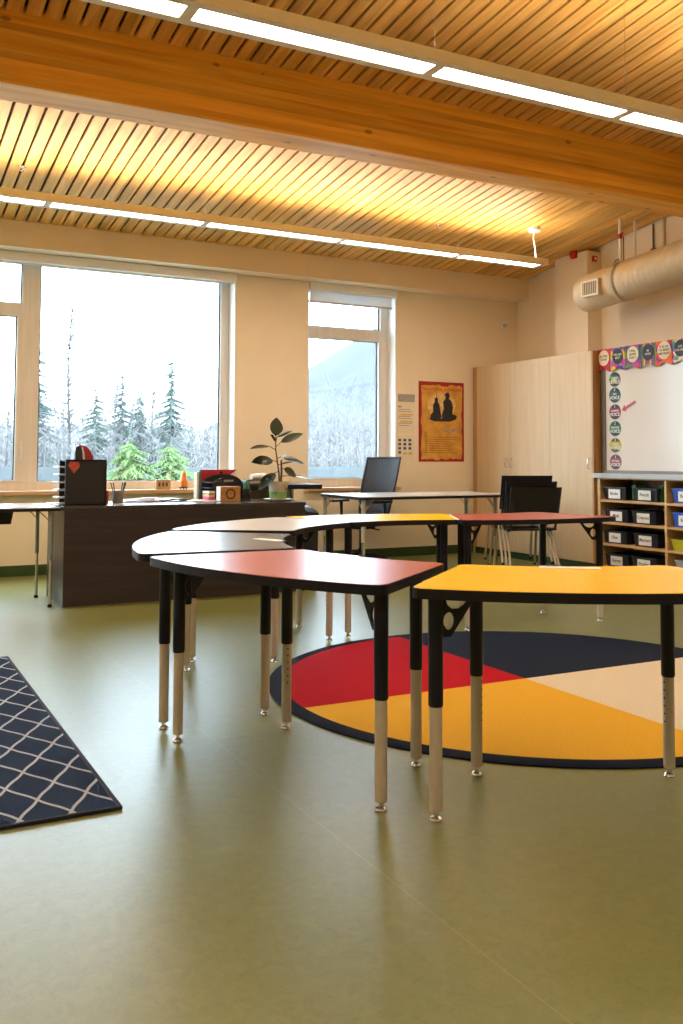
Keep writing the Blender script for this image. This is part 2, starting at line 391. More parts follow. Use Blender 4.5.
# ================================================================== CRESCENT TABLES
H = 0.716
RO, RI, OFF, T22 = 1.916, 1.237, 0.053, 0.363
UO, VO, UI, VI = 1.723, 0.518, 1.312, 0.336
UC = 1.52
def end_on(R):
    # point on v = u*T22 - OFF at radius R
    a = 1+T22**2; b_ = -2*T22*OFF; c_ = OFF**2-R*R
    u = (-b_+math.sqrt(b_*b_-4*a*c_))/(2*a); return u, u*T22-OFF
def fillet(pts, corners, r):
    out = []; n = len(pts)
    for i, p in enumerate(pts):
        if i not in corners: out.append(p); continue
        p = Vector(p); a = (Vector(pts[i-1])-p); c = (Vector(pts[(i+1)%n])-p); la, lc = a.length, c.length; a.normalize(); c.normalize()
        ang = a.angle(c); d = min(r/math.tan(ang/2), la*0.9, lc*0.9)
        P0, P1 = p+a*d, p+c*d
        for k in range(7):
            s = k/6; out.append(tuple((1-s)**2*P0 + 2*s*(1-s)*p + s*s*P1))
    return out
def top_outline(inset=0.0):
    uo, vo = end_on(RO-inset); ui, vi = end_on(RI+inset)
    a0 = math.atan2(vo, uo); a1 = math.atan2(vi, ui)
    sh = inset
    P = []; n = 16
    for k in range(n+1):
        a = -a0 + 2*a0*k/n; P.append(((RO-inset)*math.cos(a)-UC, (RO-inset)*math.sin(a)*(1-sh*1.5)))
    c1, c2 = 0, n
    for k in range(n+1):
        a = a1 - 2*a1*k/n; P.append(((RI+inset)*math.cos(a)-UC, (RI+inset)*math.sin(a)*(1-sh*1.5)))
    return fillet(P, {c1, c2, n+1, 2*n+1}, 0.05)
OUT = top_outline(); INN = top_outline(0.004)
EDGE = mat('black_edge', (0.008, 0.008, 0.013), 0.45, spec=0.25, noise=0.1)
bm = B(); prism(bm, OUT, H-0.032, H-0.0015); ME_EDGE = make_mesh('edge_band', bm, EDGE)
bm = B(); lathe(bm, [(0.0215, 0.0), (0.0235, 0.006), (0.0235, 0.345), (0.017, 0.347)], (0,0,0.343), 20); ME_SLEEVE = make_mesh('leg', bm, BLACK, True)
def tube_bm(dots):
    bm = B(); lathe(bm, [(0.018, 0.028), (0.0200, 0.030), (0.0200, 0.36), (0.018, 0.361)], (0,0,0), 20)
    return bm
ME_TUBE = make_mesh('lower_tube', tube_bm(False), STEELG, True)
bm = tube_bm(False); nf = len(bm.faces)
for k in range(6): cyl(bm, (0.0185, 0, 0.325-0.027*k), (0.0203, 0, 0.325-0.027*k), 0.0035, seg=8)
bm.faces.ensure_lookup_table()
for f in bm.faces[nf:]: f.material_index = 1
ME_DOTS = make_mesh('lower_tube', bm, [STEELG, mat('hole_dark', (0.02, 0.018, 0.015), 0.7, noise=0.1)], True)
bm = B(); lathe(bm, [(0.017, 0.0), (0.0205, 0.003), (0.018, 0.009), (0.008, 0.014), (0.007, 0.032)], (0,0,0), 18); ME_GLIDE = make_mesh('glide', bm, CHROME, True)
ME_GUS = curve_mesh('gusset', [[(0.02, 0), (0.135, 0), (0.135, -0.016), (0.052, -0.130), (0.022, -0.130)], circ(0.044, -0.082, 0.019, 0.027), [(0.034, -0.018), (0.112, -0.018), (0.10, -0.034), (0.078, -0.046), (0.055, -0.045), (0.040, -0.034)]], 0.004, BLACK)
bm = B(); box(bm, -0.035, 0.035, -0.035, 0.035, H-0.040, H-0.032); ME_PLATE = make_mesh('mount_plate', bm, BLACK)
TOPS = {}
def top_mesh(cname, col):
    if cname in TOPS: return TOPS[cname]
    bm = B(); prism(bm, INN, H-0.003, H)
    lam = mat('laminate_'+cname, col, 0.27, spec=0.3 if cname == 'yellow' else 0.85, noise=0.03, nscale=60)
    if cname == 'yellow': lam.node_tree.nodes['Principled BSDF'].inputs['IOR'].default_value = 1.22
    TOPS[cname] = make_mesh('tabletop', bm, lam); return TOPS[cname]
def crescent(apx, apy, ang, cname, col, label):
    ca, sa = math.cos(ang), math.sin(ang)
    t = thing('crescent_table', label, 'table', (apx+ca*UC, apy+sa*UC, 0), ang, 'crescent tables with adjustable legs')
    top = link('tabletop', top_mesh(cname, col), t)
    eb = link('edge_band', ME_EDGE, top); eb['label'] = 'black edge band'
    for u, v in ((UO, VO), (UO, -VO), (UI, VI), (UI, -VI)):
        lx, ly = u-UC, v
        d = math.atan2(-v*0.95, (1.52-u)*0.9)
        leg = link('leg', ME_SLEEVE, t, (lx, ly, 0), (0, 0, d)); leg['label'] = 'black upper leg sleeve'
        lt = link('lower_tube', ME_DOTS if u == UI else ME_TUBE, leg); lt['label'] = 'taupe steel lower tube'
        link('glide', ME_GLIDE, leg)['label'] = 'chrome levelling foot'
        if u == UO: link('gusset', ME_GUS, leg, (0, 0, H-0.034), (PI/2, 0, 0))
        else: link('mount_plate', ME_PLATE, leg)
    return t
YEL, RED, GRY, WHT = (0.98, 0.58, 0.0), (0.42, 0.035, 0.035), (0.06, 0.06, 0.065), (0.60, 0.58, 0.56)
R_ = math.radians
crescent(2.864, 3.708, R_(-117.947), 'yellow', YEL, 'yellow crescent table closest to the camera, with a white card on it')
crescent(2.936, 3.645, R_(-160.242), 'red', RED, 'red crescent table at left beside the yellow one, reflecting the window')
crescent(2.928, 3.540, R_(156.779), 'charcoal', GRY, 'charcoal crescent table between the near red table and the white one')
crescent(3.096, 3.830, R_(127.037), 'white', WHT, 'white crescent table in front of the dark desk')
crescent(2.928, 3.795, R_(83.946), 'yellow', YEL, 'yellow crescent table on the far side, in front of the mesh office chair')
crescent(4.201, 6.633, R_(-95.569), 'red', RED, 'red crescent table in front of the stacked black chairs')
CARD = mat('card_white', (0.80, 0.80, 0.78), 0.45, noise=0.03, nscale=40)
def card(pts, z, label, m=CARD, tip=None):
    bm = B(); prism(bm, pts, z+0.0003, z+0.0016); o = part('name_strip', bm, m)
    return tag(o, label, 'name strip')
def quad(cx, cy, L, w, a):
    c, s = math.cos(a), math.sin(a)
    return [(cx+c*x-s*y, cy+s*x+c*y) for x, y in ((-L/2,-w/2),(L/2,-w/2),(L/2,w/2),(-L/2,w/2))]
card(quad(2.262, 2.572, 0.215, 0.055, R_(-38)), H, 'white paper name strip on the yellow table at the front')
card(quad(1.745, 4.08, 0.17, 0.055, R_(-70)), H, 'small white paper name strip on the charcoal table')
card(quad(1.72, 3.33, 0.21, 0.05, R_(-70)), H, 'clear name strip stuck on the near red table', mat('clear_film', (0.55, 0.30, 0.30), 0.15, noise=0.03))
card(quad(3.545, 5.165, 0.60, 0.018, R_(61.5)), H, 'white strip lying in the joint of the far yellow and red tables')

# ================================================================== RUGS
m, t, b = nt('wheel_rug'); b.inputs['Roughness'].default_value = 0.95; b.inputs['Specular IOR Level'].default_value = 0.1
tc = t.nodes.new('ShaderNodeTexCoord'); sep = t.nodes.new('ShaderNodeSeparateXYZ'); t.links.new(tc.outputs['Object'], sep.inputs[0])
gx = math_n(t, 'GREATER_THAN', math_n(t, 'ADD', sep.outputs[0], 0.02), 0.0); gy = math_n(t, 'GREATER_THAN', math_n(t, 'SUBTRACT', sep.outputs[1], 0.025), 0.0)
upper = mix_n(t, gx, (0.40, 0.004, 0.012), (0.010, 0.016, 0.034)); lower = mix_n(t, gx, (0.66, 0.37, 0.030), (0.62, 0.55, 0.42))
colr = mix_n(t, gy, lower, upper)
ln = t.nodes.new('ShaderNodeVectorMath'); ln.operation = 'LENGTH'; cb = t.nodes.new('ShaderNodeCombineXYZ')
t.links.new(sep.outputs[0], cb.inputs[0]); t.links.new(sep.outputs[1], cb.inputs[1]); t.links.new(cb.outputs[0], ln.inputs[0])
colr = mix_n(t, math_n(t, 'GREATER_THAN', ln.outputs['Value'], 1.235), colr, (0.010, 0.014, 0.030))
n = t.nodes.new('ShaderNodeTexNoise'); n.inputs['Scale'].default_value = 160; n.inputs['Detail'].default_value = 4; t.links.new(tc.outputs['Object'], n.inputs['Vector'])
hs = t.nodes.new('ShaderNodeHueSaturation'); t.links.new(colr, hs.inputs['Color']); t.links.new(math_n(t, 'ADD', math_n(t, 'MULTIPLY', n.outputs['Fac'], 0.6), 0.7), hs.inputs['Value'])
t.links.new(hs.outputs['Color'], b.inputs['Base Color'])
bp = t.nodes.new('ShaderNodeBump'); bp.inputs['Strength'].default_value = 0.5; bp.inputs['Distance'].default_value = 0.003
t.links.new(n.outputs['Fac'], bp.inputs['Height']); t.links.new(bp.outputs[0], b.inputs['Normal'])
bm = B(); lathe(bm, [(1.304, 0.0), (1.307, 0.006), (1.295, 0.011), (1.24, 0.012), (0.3, 0.012)], (0,0,0), 96)
tag(part('round_rug', bm, m, None, True, (3.003, 3.70, 0)), 'round rug in red, navy, gold and cream quarters with a navy border', 'rug')

m, t, b = nt('trellis_rug'); b.inputs['Roughness'].default_value = 0.95; b.inputs['Specular IOR Level'].default_value = 0.1
tc = t.nodes.new('ShaderNodeTexCoord'); sep = t.nodes.new('ShaderNodeSeparateXYZ'); t.links.new(tc.outputs['Object'], sep.inputs[0])
ux = math_n(t, 'DIVIDE', sep.outputs[0], 0.154); uy = math_n(t, 'DIVIDE', sep.outputs[1], 0.2915)
u_ = math_n(t, 'SUBTRACT', math_n(t, 'ADD', ux, uy), 0.235); v_ = math_n(t, 'SUBTRACT', math_n(t, 'SUBTRACT', ux, uy), 0.803)
lines = None
for a, o_ in ((u_, v_), (v_, u_)):
    wob = math_n(t, 'MULTIPLY', math_n(t, 'SINE', math_n(t, 'MULTIPLY', o_, 2*PI)), 0.018)
    d = math_n(t, 'ABSOLUTE', math_n(t, 'SUBTRACT', math_n(t, 'FRACT', math_n(t, 'ADD', math_n(t, 'ADD', a, wob), 0.5)), 0.5))
    l = math_n(t, 'LESS_THAN', d, 0.042)
    lines = l if lines is None else math_n(t, 'MAXIMUM', lines, l)
n = t.nodes.new('ShaderNodeTexNoise'); n.inputs['Scale'].default_value = 190; n.inputs['Detail'].default_value = 3; t.links.new(tc.outputs['Object'], n.inputs['Vector'])
colr = mix_n(t, lines, (0.010, 0.020, 0.050), (0.36, 0.38, 0.42))
hs = t.nodes.new('ShaderNodeHueSaturation'); t.links.new(colr, hs.inputs['Color']); t.links.new(math_n(t, 'ADD', math_n(t, 'MULTIPLY', n.outputs['Fac'], 1.1), 0.45), hs.inputs['Value'])
t.links.new(hs.outputs['Color'], b.inputs['Base Color'])
bp = t.nodes.new('ShaderNodeBump'); bp.inputs['Strength'].default_value = 0.6; bp.inputs['Distance'].default_value = 0.004
t.links.new(n.outputs['Fac'], bp.inputs['Height']); t.links.new(bp.outputs[0], b.inputs['Normal'])
rg = thing('trellis_rug', 'navy rectangular rug with a pale diamond trellis pattern', 'rug')
part('pile', bx(-0.85, 0.756, 2.958, 5.41, 0.0, 0.011, bev=0.004), m, rg)
bm = B(); BIND = mat('rug_binding', (0.008, 0.010, 0.028), 0.9, noise=0.15, nscale=80)
box(bm, 0.754, 0.770, 2.945, 5.424, 0.0, 0.012, 0.003); box(bm, -0.85, 0.754, 2.945, 2.960, 0.0, 0.012, 0.003); box(bm, -0.85, 0.754, 5.408, 5.424, 0.0, 0.012, 0.003); box(bm, -0.865, -0.85, 2.945, 5.424, 0.0, 0.012, 0.003)
part('binding', bm, BIND, rg)

# ================================================================== TALL CABINET, SHELVES, BOARD (right wall)
CX = 6.5
cab = thing('tall_cabinet', 'tall pale maple cabinet with three doors in the far corner', 'cabinet', (CX, 8.03, 0))
CY0, CY1, CH = 7.025, 9.06, 2.197
bm = B(); box(bm, 0.022, 0.48, CY0-8.03+0.02, CY1-8.03, 0.075, CH-0.002)
part('carcass', bm, MAPLE, cab)
bm = B(); box(bm, 0.0, 0.48, CY0-8.03-0.002, CY0-8.03+0.02, 0.075, CH, 0.001); part('side_panel', bm, OAK, cab)['label'] = 'honey brown side panel'
part('plinth', bx(0.03, 0.47, CY0-8.03, CY1-8.03, 0.0, 0.075), GREENB, cab)['label'] = 'green rubber plinth strip'
part('filler_strip', bx(0.004, 0.022, 8.985-8.03, CY1-8.03, 0.075, CH), OAK, cab)
for a, c, hs_ in ((7.046, 7.681, (7.075,)), (7.684, 8.350, (8.322,)), (8.353, 8.982, (8.412,))):
    d = part('door', bx(0.0, 0.020, a-8.03, c-8.03, 0.08, CH-0.003, bev=0.0015), MAPLE, cab)
    for hy in hs_:
        bm = B(); tube(bm, [(0.0, hy-8.03, 1.012), (-0.028, hy-8.03, 1.016), (-0.032, hy-8.03, 1.03), (-0.032, hy-8.03, 1.096), (-0.028, hy-8.03, 1.11), (0.0, hy-8.03, 1.114)], 0.0055)
        part('handle', bm, CHROME, d, True)['label'] = 'chrome pull handle'

# open shelf unit under the whiteboard
SH_Y = [(6.137, 6.958), (5.27, 6.112), (4.40, 5.245)]
sf = thing('cubby_shelf', 'low oak cubby shelf filled with bins under the whiteboard', 'shelf', (6.52, 5.70, 0))
OAKS = wood_mat('shelf_oak', (0.47, 0.28, 0.11), (0.60, 0.39, 0.17), 1, 4.0, rough=0.45)
OAKB = wood_mat('shelf_back', (0.26, 0.13, 0.045), (0.34, 0.18, 0.06), 2, 4.0, rough=0.5)
bm = B(); box(bm, 0.44, 0.455, 4.38-5.7, 6.99-5.7, 0.06, 0.925); part('back_panel', bm, OAKB, sf)
for a, c in ((6.958, 6.995), (6.112, 6.137), (5.245, 5.27), (4.375, 4.40)):
    part('upright', bx(0, 0.44, a-5.7, c-5.7, 0.0, 0.925, bev=0.001), OAKS, sf)
SZ = [0.065, 0.288, 0.497, 0.712]
for (a, c) in SH_Y:
    for z in SZ:
        part('shelf_board', bx(0.004, 0.44, a-5.7, c-5.7, z-0.022, z, bev=0.001), OAKS, sf)
    part('shelf_board', bx(0.004, 0.44, a-5.7, c-5.7, 0.912, 0.925), OAKS, sf)
GREYL = mat('grey_laminate', (0.42, 0.44, 0.46), 0.3, noise=0.04, nscale=80)
ct = thing('countertop', 'grey laminate countertop on top of the cubby shelf', 'counter', (6.78, 5.7, 0.925))
part('top_slab', bx(-0.30, 0.29, 4.37-5.7, 7.022-5.7, 0.0, 0.045, bev=0.004), GREYL, ct)
# bins
def bin_(cy, z, w, h, col, label, grp, lab=True, solid=False):
    b_ = thing('storage_bin', label, 'bin', (6.56, cy, z), 0, grp)
    mt = mat('bin_'+col[0], col[1], 0.4, noise=0.08, nscale=30)
    bm = B(); D = 0.32; tp = 0.012; k = 0.004
    def loop(x0, x1, y0, y1, zz): return [(x0,y0,zz),(x1,y0,zz),(x1,y1,zz),(x0,y1,zz)]
    rings(bm, [loop(tp, D-tp, -w/2+tp, w/2-tp, 0.0), loop(0, D, -w/2, w/2, h-0.012), loop(-0.008, D+0.008, -w/2-0.008, w/2+0.008, h-0.012), loop(-0.008, D+0.008, -w/2-0.008, w/2+0.008, h), loop(k, D-k, -w/2+k, w/2-k, h), loop(tp+k, D-tp-k, -w/2+tp+k, w/2-tp-k, 0.005)])
    part('basket', bm, mt, b_)
    if lab:
        bm = B(); box(bm, -0.006, -0.003, -0.078, 0.078, h*0.5-0.048, h*0.5+0.042); l = part('label_card', bm, CARD, b_); l['label'] = 'white name label'
        tm = text_mesh('lettering', lab if isinstance(lab, str) else 'Books', 0.042, mat('ink', (0.05, 0.05, 0.06), 0.6, noise=0.05))
        link('lettering', tm, l, (-0.0062, 0, h*0.5), (PI/2, 0, -PI/2))
    return b_
BLK = ('black', (0.010, 0.013, 0.022))
names = [['Games', 'Puzzles'], ['Glue', 'Markers'], ['Math', 'Crayons'], ['Books', 'Pencils']]
rown = ['bottom', 'second lowest', 'second highest', 'top']
for i, z in enumerate(SZ):
    for j, cy in enumerate((6.790, 6.420)):
        bin_(cy + (0.012 if (i+j) % 2 else -0.008), z, 0.30, 0.125, BLK, f'black bin with white label on the {rown[i]} shelf, {"beside the cabinet" if j == 0 else "beside the shelf divider"}', 'black bins in the cubby shelf', lab=names[i][j])
bin_(5.93, SZ[3], 0.30, 0.135, ('blue', (0.02, 0.09, 0.55)), 'blue bin with label on the top shelf, right bay', 'coloured bins in the right bay', lab='Books')
bin_(5.93, SZ[2], 0.30, 0.135, ('blue', (0.02, 0.09, 0.55)), 'blue bin with label on the shelf above the lime bin', 'coloured bins in the right bay', lab='Books')
bin_(5.945, SZ[1], 0.31, 0.10, ('lime', (0.45, 0.45, 0.02)), 'lime yellow bin in the right bay of the shelf', 'coloured bins in the right bay', lab=False)
bin_(5.90, SZ[0], 0.30, 0.14, ('grey', (0.40, 0.41, 0.42)), 'pale grey bin at the bottom of the right bay', 'coloured bins in the right bay', lab=False)
for j, cy in enumerate((6.60, 6.27)):
    for k in range(3):
        o = part('workbook', bx(-0.09, 0.09, -0.004, 0.004, 0, 0.15, bev=0.001), mat('green_cover', (0.04, 0.22, 0.03), 0.5, noise=0.1), None, False, (6.70, cy+0.018*(k-1), SZ[3]))
        tag(o, 'green workbook standing beside the ' + ('left' if j == 0 else 'right') + ' black bin on the top shelf', 'book', 'green workbooks on the top shelf ' + ('by the first bin' if j == 0 else 'by the second bin'))
# whiteboard
wb = thing('whiteboard', 'large whiteboard above the cubby shelf, topped by pennants', 'whiteboard', (6.60, 5.6, 0.97))
m_ = mat('whiteboard_face', (0.66, 0.64, 0.59), 0.18, noise=0.01, nscale=2)
part('board', bx(0.0, 0.02, 4.2-5.6, 6.95-5.6, 0.03, 1.235), m_, wb)
ALU = mat('aluminium_dark', (0.16, 0.14, 0.12), 0.4, 0.4, noise=0.05)
bm = B(); box(bm, -0.012, 0.03, 6.95-5.6, 7.005-5.6, 0.0, 1.235, 0.003); box(bm, -0.008, 0.03, 4.2-5.6, 6.95-5.6, 1.20, 1.235, 0.003); box(bm, -0.03, 0.03, 4.2-5.6, 6.95-5.6, 0.0, 0.03, 0.003)
part('frame', bm, ALU, wb)
part('backing_cabinet', bx(0.03, 0.59, 4.2-5.6, 7.02-5.6, 0.0, 1.225), OAK, wb)

# pennants on the top edge of the whiteboard
INK = mat('ink', (0.05, 0.05, 0.06), 0.6, noise=0.05)
NAVY = mat('pennant_navy', (0.008, 0.025, 0.06), 0.6, noise=0.08); CREAM = mat('pennant_cream', (0.75, 0.67, 0.50), 0.6, noise=0.04)
def pat_mat(name, cols, sc, stripes=False):
    m, t, b = nt(name); b.inputs['Roughness'].default_value = 0.6
    tc = t.nodes.new('ShaderNodeTexCoord'); r = t.nodes.new('ShaderNodeValToRGB'); r.color_ramp.interpolation = 'CONSTANT'
    e = r.color_ramp.elements
    while len(e) < len(cols): e.new(0.5)
    for i, c in enumerate(cols): e[i].position = i/len(cols); e[i].color = (*c, 1)
    if stripes:
        s = t.nodes.new('ShaderNodeSeparateXYZ'); t.links.new(tc.outputs['Object'], s.inputs[0])
        f = math_n(t, 'FRACT', math_n(t, 'MULTIPLY', s.outputs[0], sc)); t.links.new(f, r.inputs['Fac'])
    else:
        v = t.nodes.new('ShaderNodeTexVoronoi'); v.inputs['Scale'].default_value = sc; t.links.new(tc.outputs['Object'], v.inputs['Vector'])
        s = t.nodes.new('ShaderNodeSeparateColor'); t.links.new(v.outputs['Color'], s.inputs[0]); t.links.new(s.outputs[0], r.inputs['Fac'])
    t.links.new(r.outputs[0], b.inputs['Base Color']); return m
RD, BU, GN, YE, MG, OR, TL = (0.5,0.015,0.03), (0.02,0.06,0.38), (0.03,0.25,0.05), (0.75,0.5,0.03), (0.5,0.03,0.25), (0.75,0.12,0.01), (0.05,0.35,0.4)
pens = [
 (6.945, 0.18, [RD, (0.3,0.01,0.05)], 9, False, CREAM, ['IN THIS', 'CLASS'], 'crimson and blue pennant with cream disc, at the cabinet end'),
 (6.755, 0.19, [BU, MG, TL, (0.4,0.1,0.5), YE], 22, False, NAVY, ['WE ARE', 'BEST'], 'blue and pink dotted pennant with dark navy disc'),
 (6.557, 0.185, [MG, BU, RD, (0.25,0.05,0.4), GN], 24, False, CREAM, ['I WILL', 'LEARN', 'DAILY'], 'magenta and purple pennant with cream disc'),
 (6.362, 0.185, [GN, OR, YE, BU, MG, (0.02,0.15,0.2)], 13, True, NAVY, ['BE', 'KIND'], 'striped green and orange pennant with navy disc'),
 (6.166, 0.20, [RD, OR, OR, (0.7,0.05,0.01), BU], 16, False, CREAM, ['IT IS OK', 'TO MAKE', 'MISTAKES'], 'red and orange pennant with large cream disc'),
 (5.974, 0.20, [(0.8,0.7,0.5), YE, MG, (0.8,0.75,0.6), TL], 26, False, NAVY, ['ASK', 'FOR HELP'], 'cream and yellow confetti pennant with blue disc'),
 (5.770, 0.20, [BU, GN, TL, YE], 18, False, CREAM, ['TRY', 'AGAIN'], 'blue and green pennant out past the frame edge'),
]
for i, (py, w, cols, sc, st, disc, lines_, lab) in enumerate(pens):
    p = thing('pennant', lab, 'pennant', (6.578, py, 2.203), -PI/2, 'pennants along the top of the whiteboard')
    me = curve_mesh('flag', [[(-w/2, 0), (w/2, 0), (w/2, -0.235), (0, -0.195), (-w/2, -0.235)]], 0.001, pat_mat('pennant_pattern_%s' % 'abcdefg'[i], cols, sc, st))
    link('flag', me, p, (0, 0, 0), (PI/2, 0, 0))
    rr = 0.078 if i != 4 else 0.085
    me = curve_mesh('disc', [circ(0, 0, rr*0.92, rr, 28)], 0.001, disc); d = link('disc', me, p, (0, -0.003, -0.088), (PI/2, 0, 0))
    tmx = CREAM if disc is NAVY else INK
    for q, s in enumerate(lines_):
        link('lettering', text_mesh('lettering', s, 0.030, tmx), d, (0, 0.028*(len(lines_)-1)/2*1.15-0.032*q, 0.0016))
# voice level signs
vo = [((0.05,0.16,0.2), 'VOICE', 'LEVELS', 'multicoloured round sign, topmost in the column on the whiteboard', None),
      ((0.012,0.07,0.075), 'NO', 'VOICE', 'teal round sign reading NO VOICE on the whiteboard', (0.03,0.2,0.2)),
      ((0.20,0.012,0.05), 'WHISPER', 'VOICE', 'crimson round sign reading WHISPER VOICE, beside the red arrow', (0.35,0.03,0.1)),
      ((0.012,0.12,0.05), 'PARTNER', 'VOICE', 'green round sign on the whiteboard below the arrow', (0.03,0.25,0.1)),
      ((0.42,0.36,0.02), 'TABLE', 'VOICE', 'yellow round sign on the whiteboard', (0.6,0.5,0.02)),
      ((0.25,0.015,0.06), 'OUTSIDE', 'VOICE', 'maroon round sign lowest in the column on the whiteboard', (0.4,0.03,0.1))]
TXT = mat('sign_text', (0.78, 0.78, 0.74), 0.5, noise=0.02); DKS = mat('sign_dark', (0.02, 0.03, 0.03), 0.6, noise=0.1)
for i, ((c, a, b2, lab, rim), z) in enumerate(zip(vo, (1.899, 1.743, 1.577, 1.411, 1.246, 1.081))):
    s = thing('voice_level_sign', lab, 'sign', (6.597, 6.822, 1.1+(z-1.1)*0.9925), -PI/2, 'round voice level signs on the whiteboard')
    mm = mat('sign_%s' % 'abcdef'[i], c, 0.5, noise=0.06) if i else pat_mat('sign_title', [RD, GN, TL, YE, (0.02,0.1,0.12)], 28)
    me = curve_mesh('disc', [circ(0, 0, 0.078, 0.075, 32)], 0.001, mm); d = link('disc', me, s, (0,0,0), (PI/2,0,0))
    me = curve_mesh('bottom_band', [circ(0, 0, 0.070, 0.067, 16, R_(205), R_(335))], 0.0004, DKS); link('bottom_band', me, d, (0, 0, 0.0012))
    me = curve_mesh('top_band', [circ(0, 0, 0.070, 0.067, 16, R_(30), R_(150))], 0.0004, DKS); link('top_band', me, d, (0, 0, 0.0012))
    if i: link('lettering', text_mesh('lettering', str(i-1), 0.035, TXT), d, (0, 0.051, 0.002))
    link('lettering', text_mesh('lettering', a, 0.026 if len(a) > 5 else 0.030, TXT), d, (0, 0.010, 0.002))
    link('lettering', text_mesh('lettering', b2, 0.046, TXT), d, (0, -0.027, 0.002))
ar = curve_mesh('arrow_magnet', [[(-0.095, 0.0), (-0.045, 0.035), (-0.052, 0.012), (0.095, 0.012), (0.095, -0.012), (-0.052, -0.012), (-0.045, -0.035)]], 0.002, mat('arrow_red', (0.42, 0.03, 0.06), 0.5, noise=0.05))
o = link('arrow_magnet', ar, None, (6.596, 6.64, 1.622), (PI/2, R_(-24), -PI/2)); tag(o, 'red arrow magnet pointing left at a sign on the whiteboard', 'arrow')

# ================================================================== DUCT, PIPES, DETECTORS
DUCTM = mat('duct_cream', (0.74, 0.66, 0.52), 0.45, 0.1, noise=0.03, nscale=8)
du = thing('air_duct', 'fat cream spiral air duct hanging along the right wall', 'duct', (6.75, 7.37, 2.840))
bm = B(); tilt = -0.085; Ld = 7.5; nseg = 440; rr_ = []
for k in range(nseg+1):
    y = -Ld*k/nseg; rad = 0.190 + (0.006 if k % 4 == 0 else 0.0)
    if k == 0: rad = 0.188
    rr_.append([(rad*math.cos(2*PI*i/40), y, tilt*y + rad*math.sin(2*PI*i/40)) for i in range(40)])
rings(bm, rr_); part('duct_body', bm, DUCTM, du, True)
gb = bx(-0.225, -0.08, -0.415, -0.165, -0.085, 0.080, bev=0.004)
g = part('vent_collar', gb, DUCTM, du)
bm = B()
for z in (-0.083, 0.060): box(bm, -0.230, -0.223, -0.413, -0.167, z, z+0.018)
for y in (-0.413, -0.187): box(bm, -0.230, -0.223, y, y+0.020, -0.066, 0.062)
part('vent_frame', bm, WHITE, g)
gr = part('grille', bx(-0.2275, -0.2245, -0.394, -0.186, -0.066, 0.061), mat('grille_dark', (0.16, 0.13, 0.10), 0.6, noise=0.1), g)
bm = B()
for k in range(8): box(bm, -0.2290, -0.2275, -0.390+0.026*k, -0.383+0.026*k, -0.064, 0.059)
part('grille_slats', bm, DUCTM, gr)
bm = B(); yy = -0.56; zz = tilt*yy
rings(bm, [[(r*math.cos(2*PI*i/40), yy+dy, zz + r*math.sin(2*PI*i/40)) for i in range(40)] for r, dy in ((0.199,-0.012),(0.199,0.012))], cap=False)
rings(bm, [[(r*math.cos(2*PI*i/40), yy+dy, zz + r*math.sin(2*PI*i/40)) for i in range(40)] for r, dy in ((0.201,-0.012),(0.201,0.012))], cap=False)
part('hanger_band', bm, STEELG, du)
bm = B(); tube(bm, [(-0.10, yy, zz+0.17), (-0.115, yy, zz+0.10), (-0.16, yy, zz+0.13), (-0.14, yy-0.01, zz+0.19), (-0.09, yy, zz+0.21)], 0.004, 6)
part('hanger_wire', bm, ALU, du, True)
PIPEM = mat('pipe_white', (0.78, 0.76, 0.70), 0.4, noise=0.02)
p = thing('drop_pipe', 'white vertical pipe with red tag, above the duct', 'pipe', (6.74, 6.87, 3.08))
bm = B(); cyl(bm, (0,0,0), (0,0,cz(6.87)-3.08), 0.017, seg=14); part('pipe_run', bm, PIPEM, p, True)
bm = B(); cyl(bm, (0,0,0.24), (0,0,0.29), 0.021, seg=14); cyl(bm, (-0.02,-0.01,0.265), (0.01,-0.03,0.30), 0.009, seg=8); part('red_tag', bm, mat('tag_red', (0.5, 0.02, 0.02), 0.5, noise=0.05), p, True)
bm = B(); cyl(bm, (0.045,0,0.0), (0.045,0,0.27), 0.006, seg=8); part('threaded_rod', bm, ALU, p, True)
o = thing('drop_pipe', 'thin white vertical pipe between the tagged pipe and the wall', 'pipe', (6.93, 6.86, 3.10))
bm = B(); cyl(bm, (0,0,0), (0,0,cz(6.86)-3.10), 0.013, seg=12); part('pipe_run', bm, PIPEM, o, True)
for x_, w_, mm, lab in ((6.86, 0.018, ALU, 'dark vertical conduit on the right wall below the beam'), (6.72, 0.03, PIPEM, 'pale vertical conduit on the right wall next to the dark one')):
    o = thing('wall_conduit', lab, 'conduit', (7.185, x_, 2.9)); bm = B(); cyl(bm, (0,0,0), (0,0,cz(x_)-2.9), w_/2, seg=10); part('conduit_run', bm, mm, o, True)
    bm = B(); box(bm, -0.012, 0.015, -0.03, 0.03, 0.35, 0.37); part('strap', bm, mm, o)
REDA = mat('alarm_red', (0.55, 0.015, 0.015), 0.35, noise=0.05)
al = thing('fire_alarm', 'red fire alarm bell at the top of the column', 'alarm', (6.985, 7.83, 3.375))
bm = B(); lathe(bm, [(0.035,0.0),(0.05,0.012),(0.05,0.03),(0.03,0.05),(0.008,0.056)], (0,0,0), 20)
part('bell', bm, REDA, al, True, (0.015, 0, 0), (0, -PI/2, 0)); part('back_box', bx(0.0, 0.016, -0.045, 0.045, -0.045, 0.045, bev=0.004), REDA, al)
al = thing('fire_alarm', 'small red call point on the shaded side of the column', 'alarm', (7.10, 7.622, 3.30))
part('back_box', bx(-0.03, 0.03, -0.012, 0.008, -0.03, 0.03, bev=0.005), REDA, al); bm = B(); cyl(bm, (0,-0.012,0), (0,-0.018,0), 0.016, seg=16); part('button', bm, WHITE, al, True)
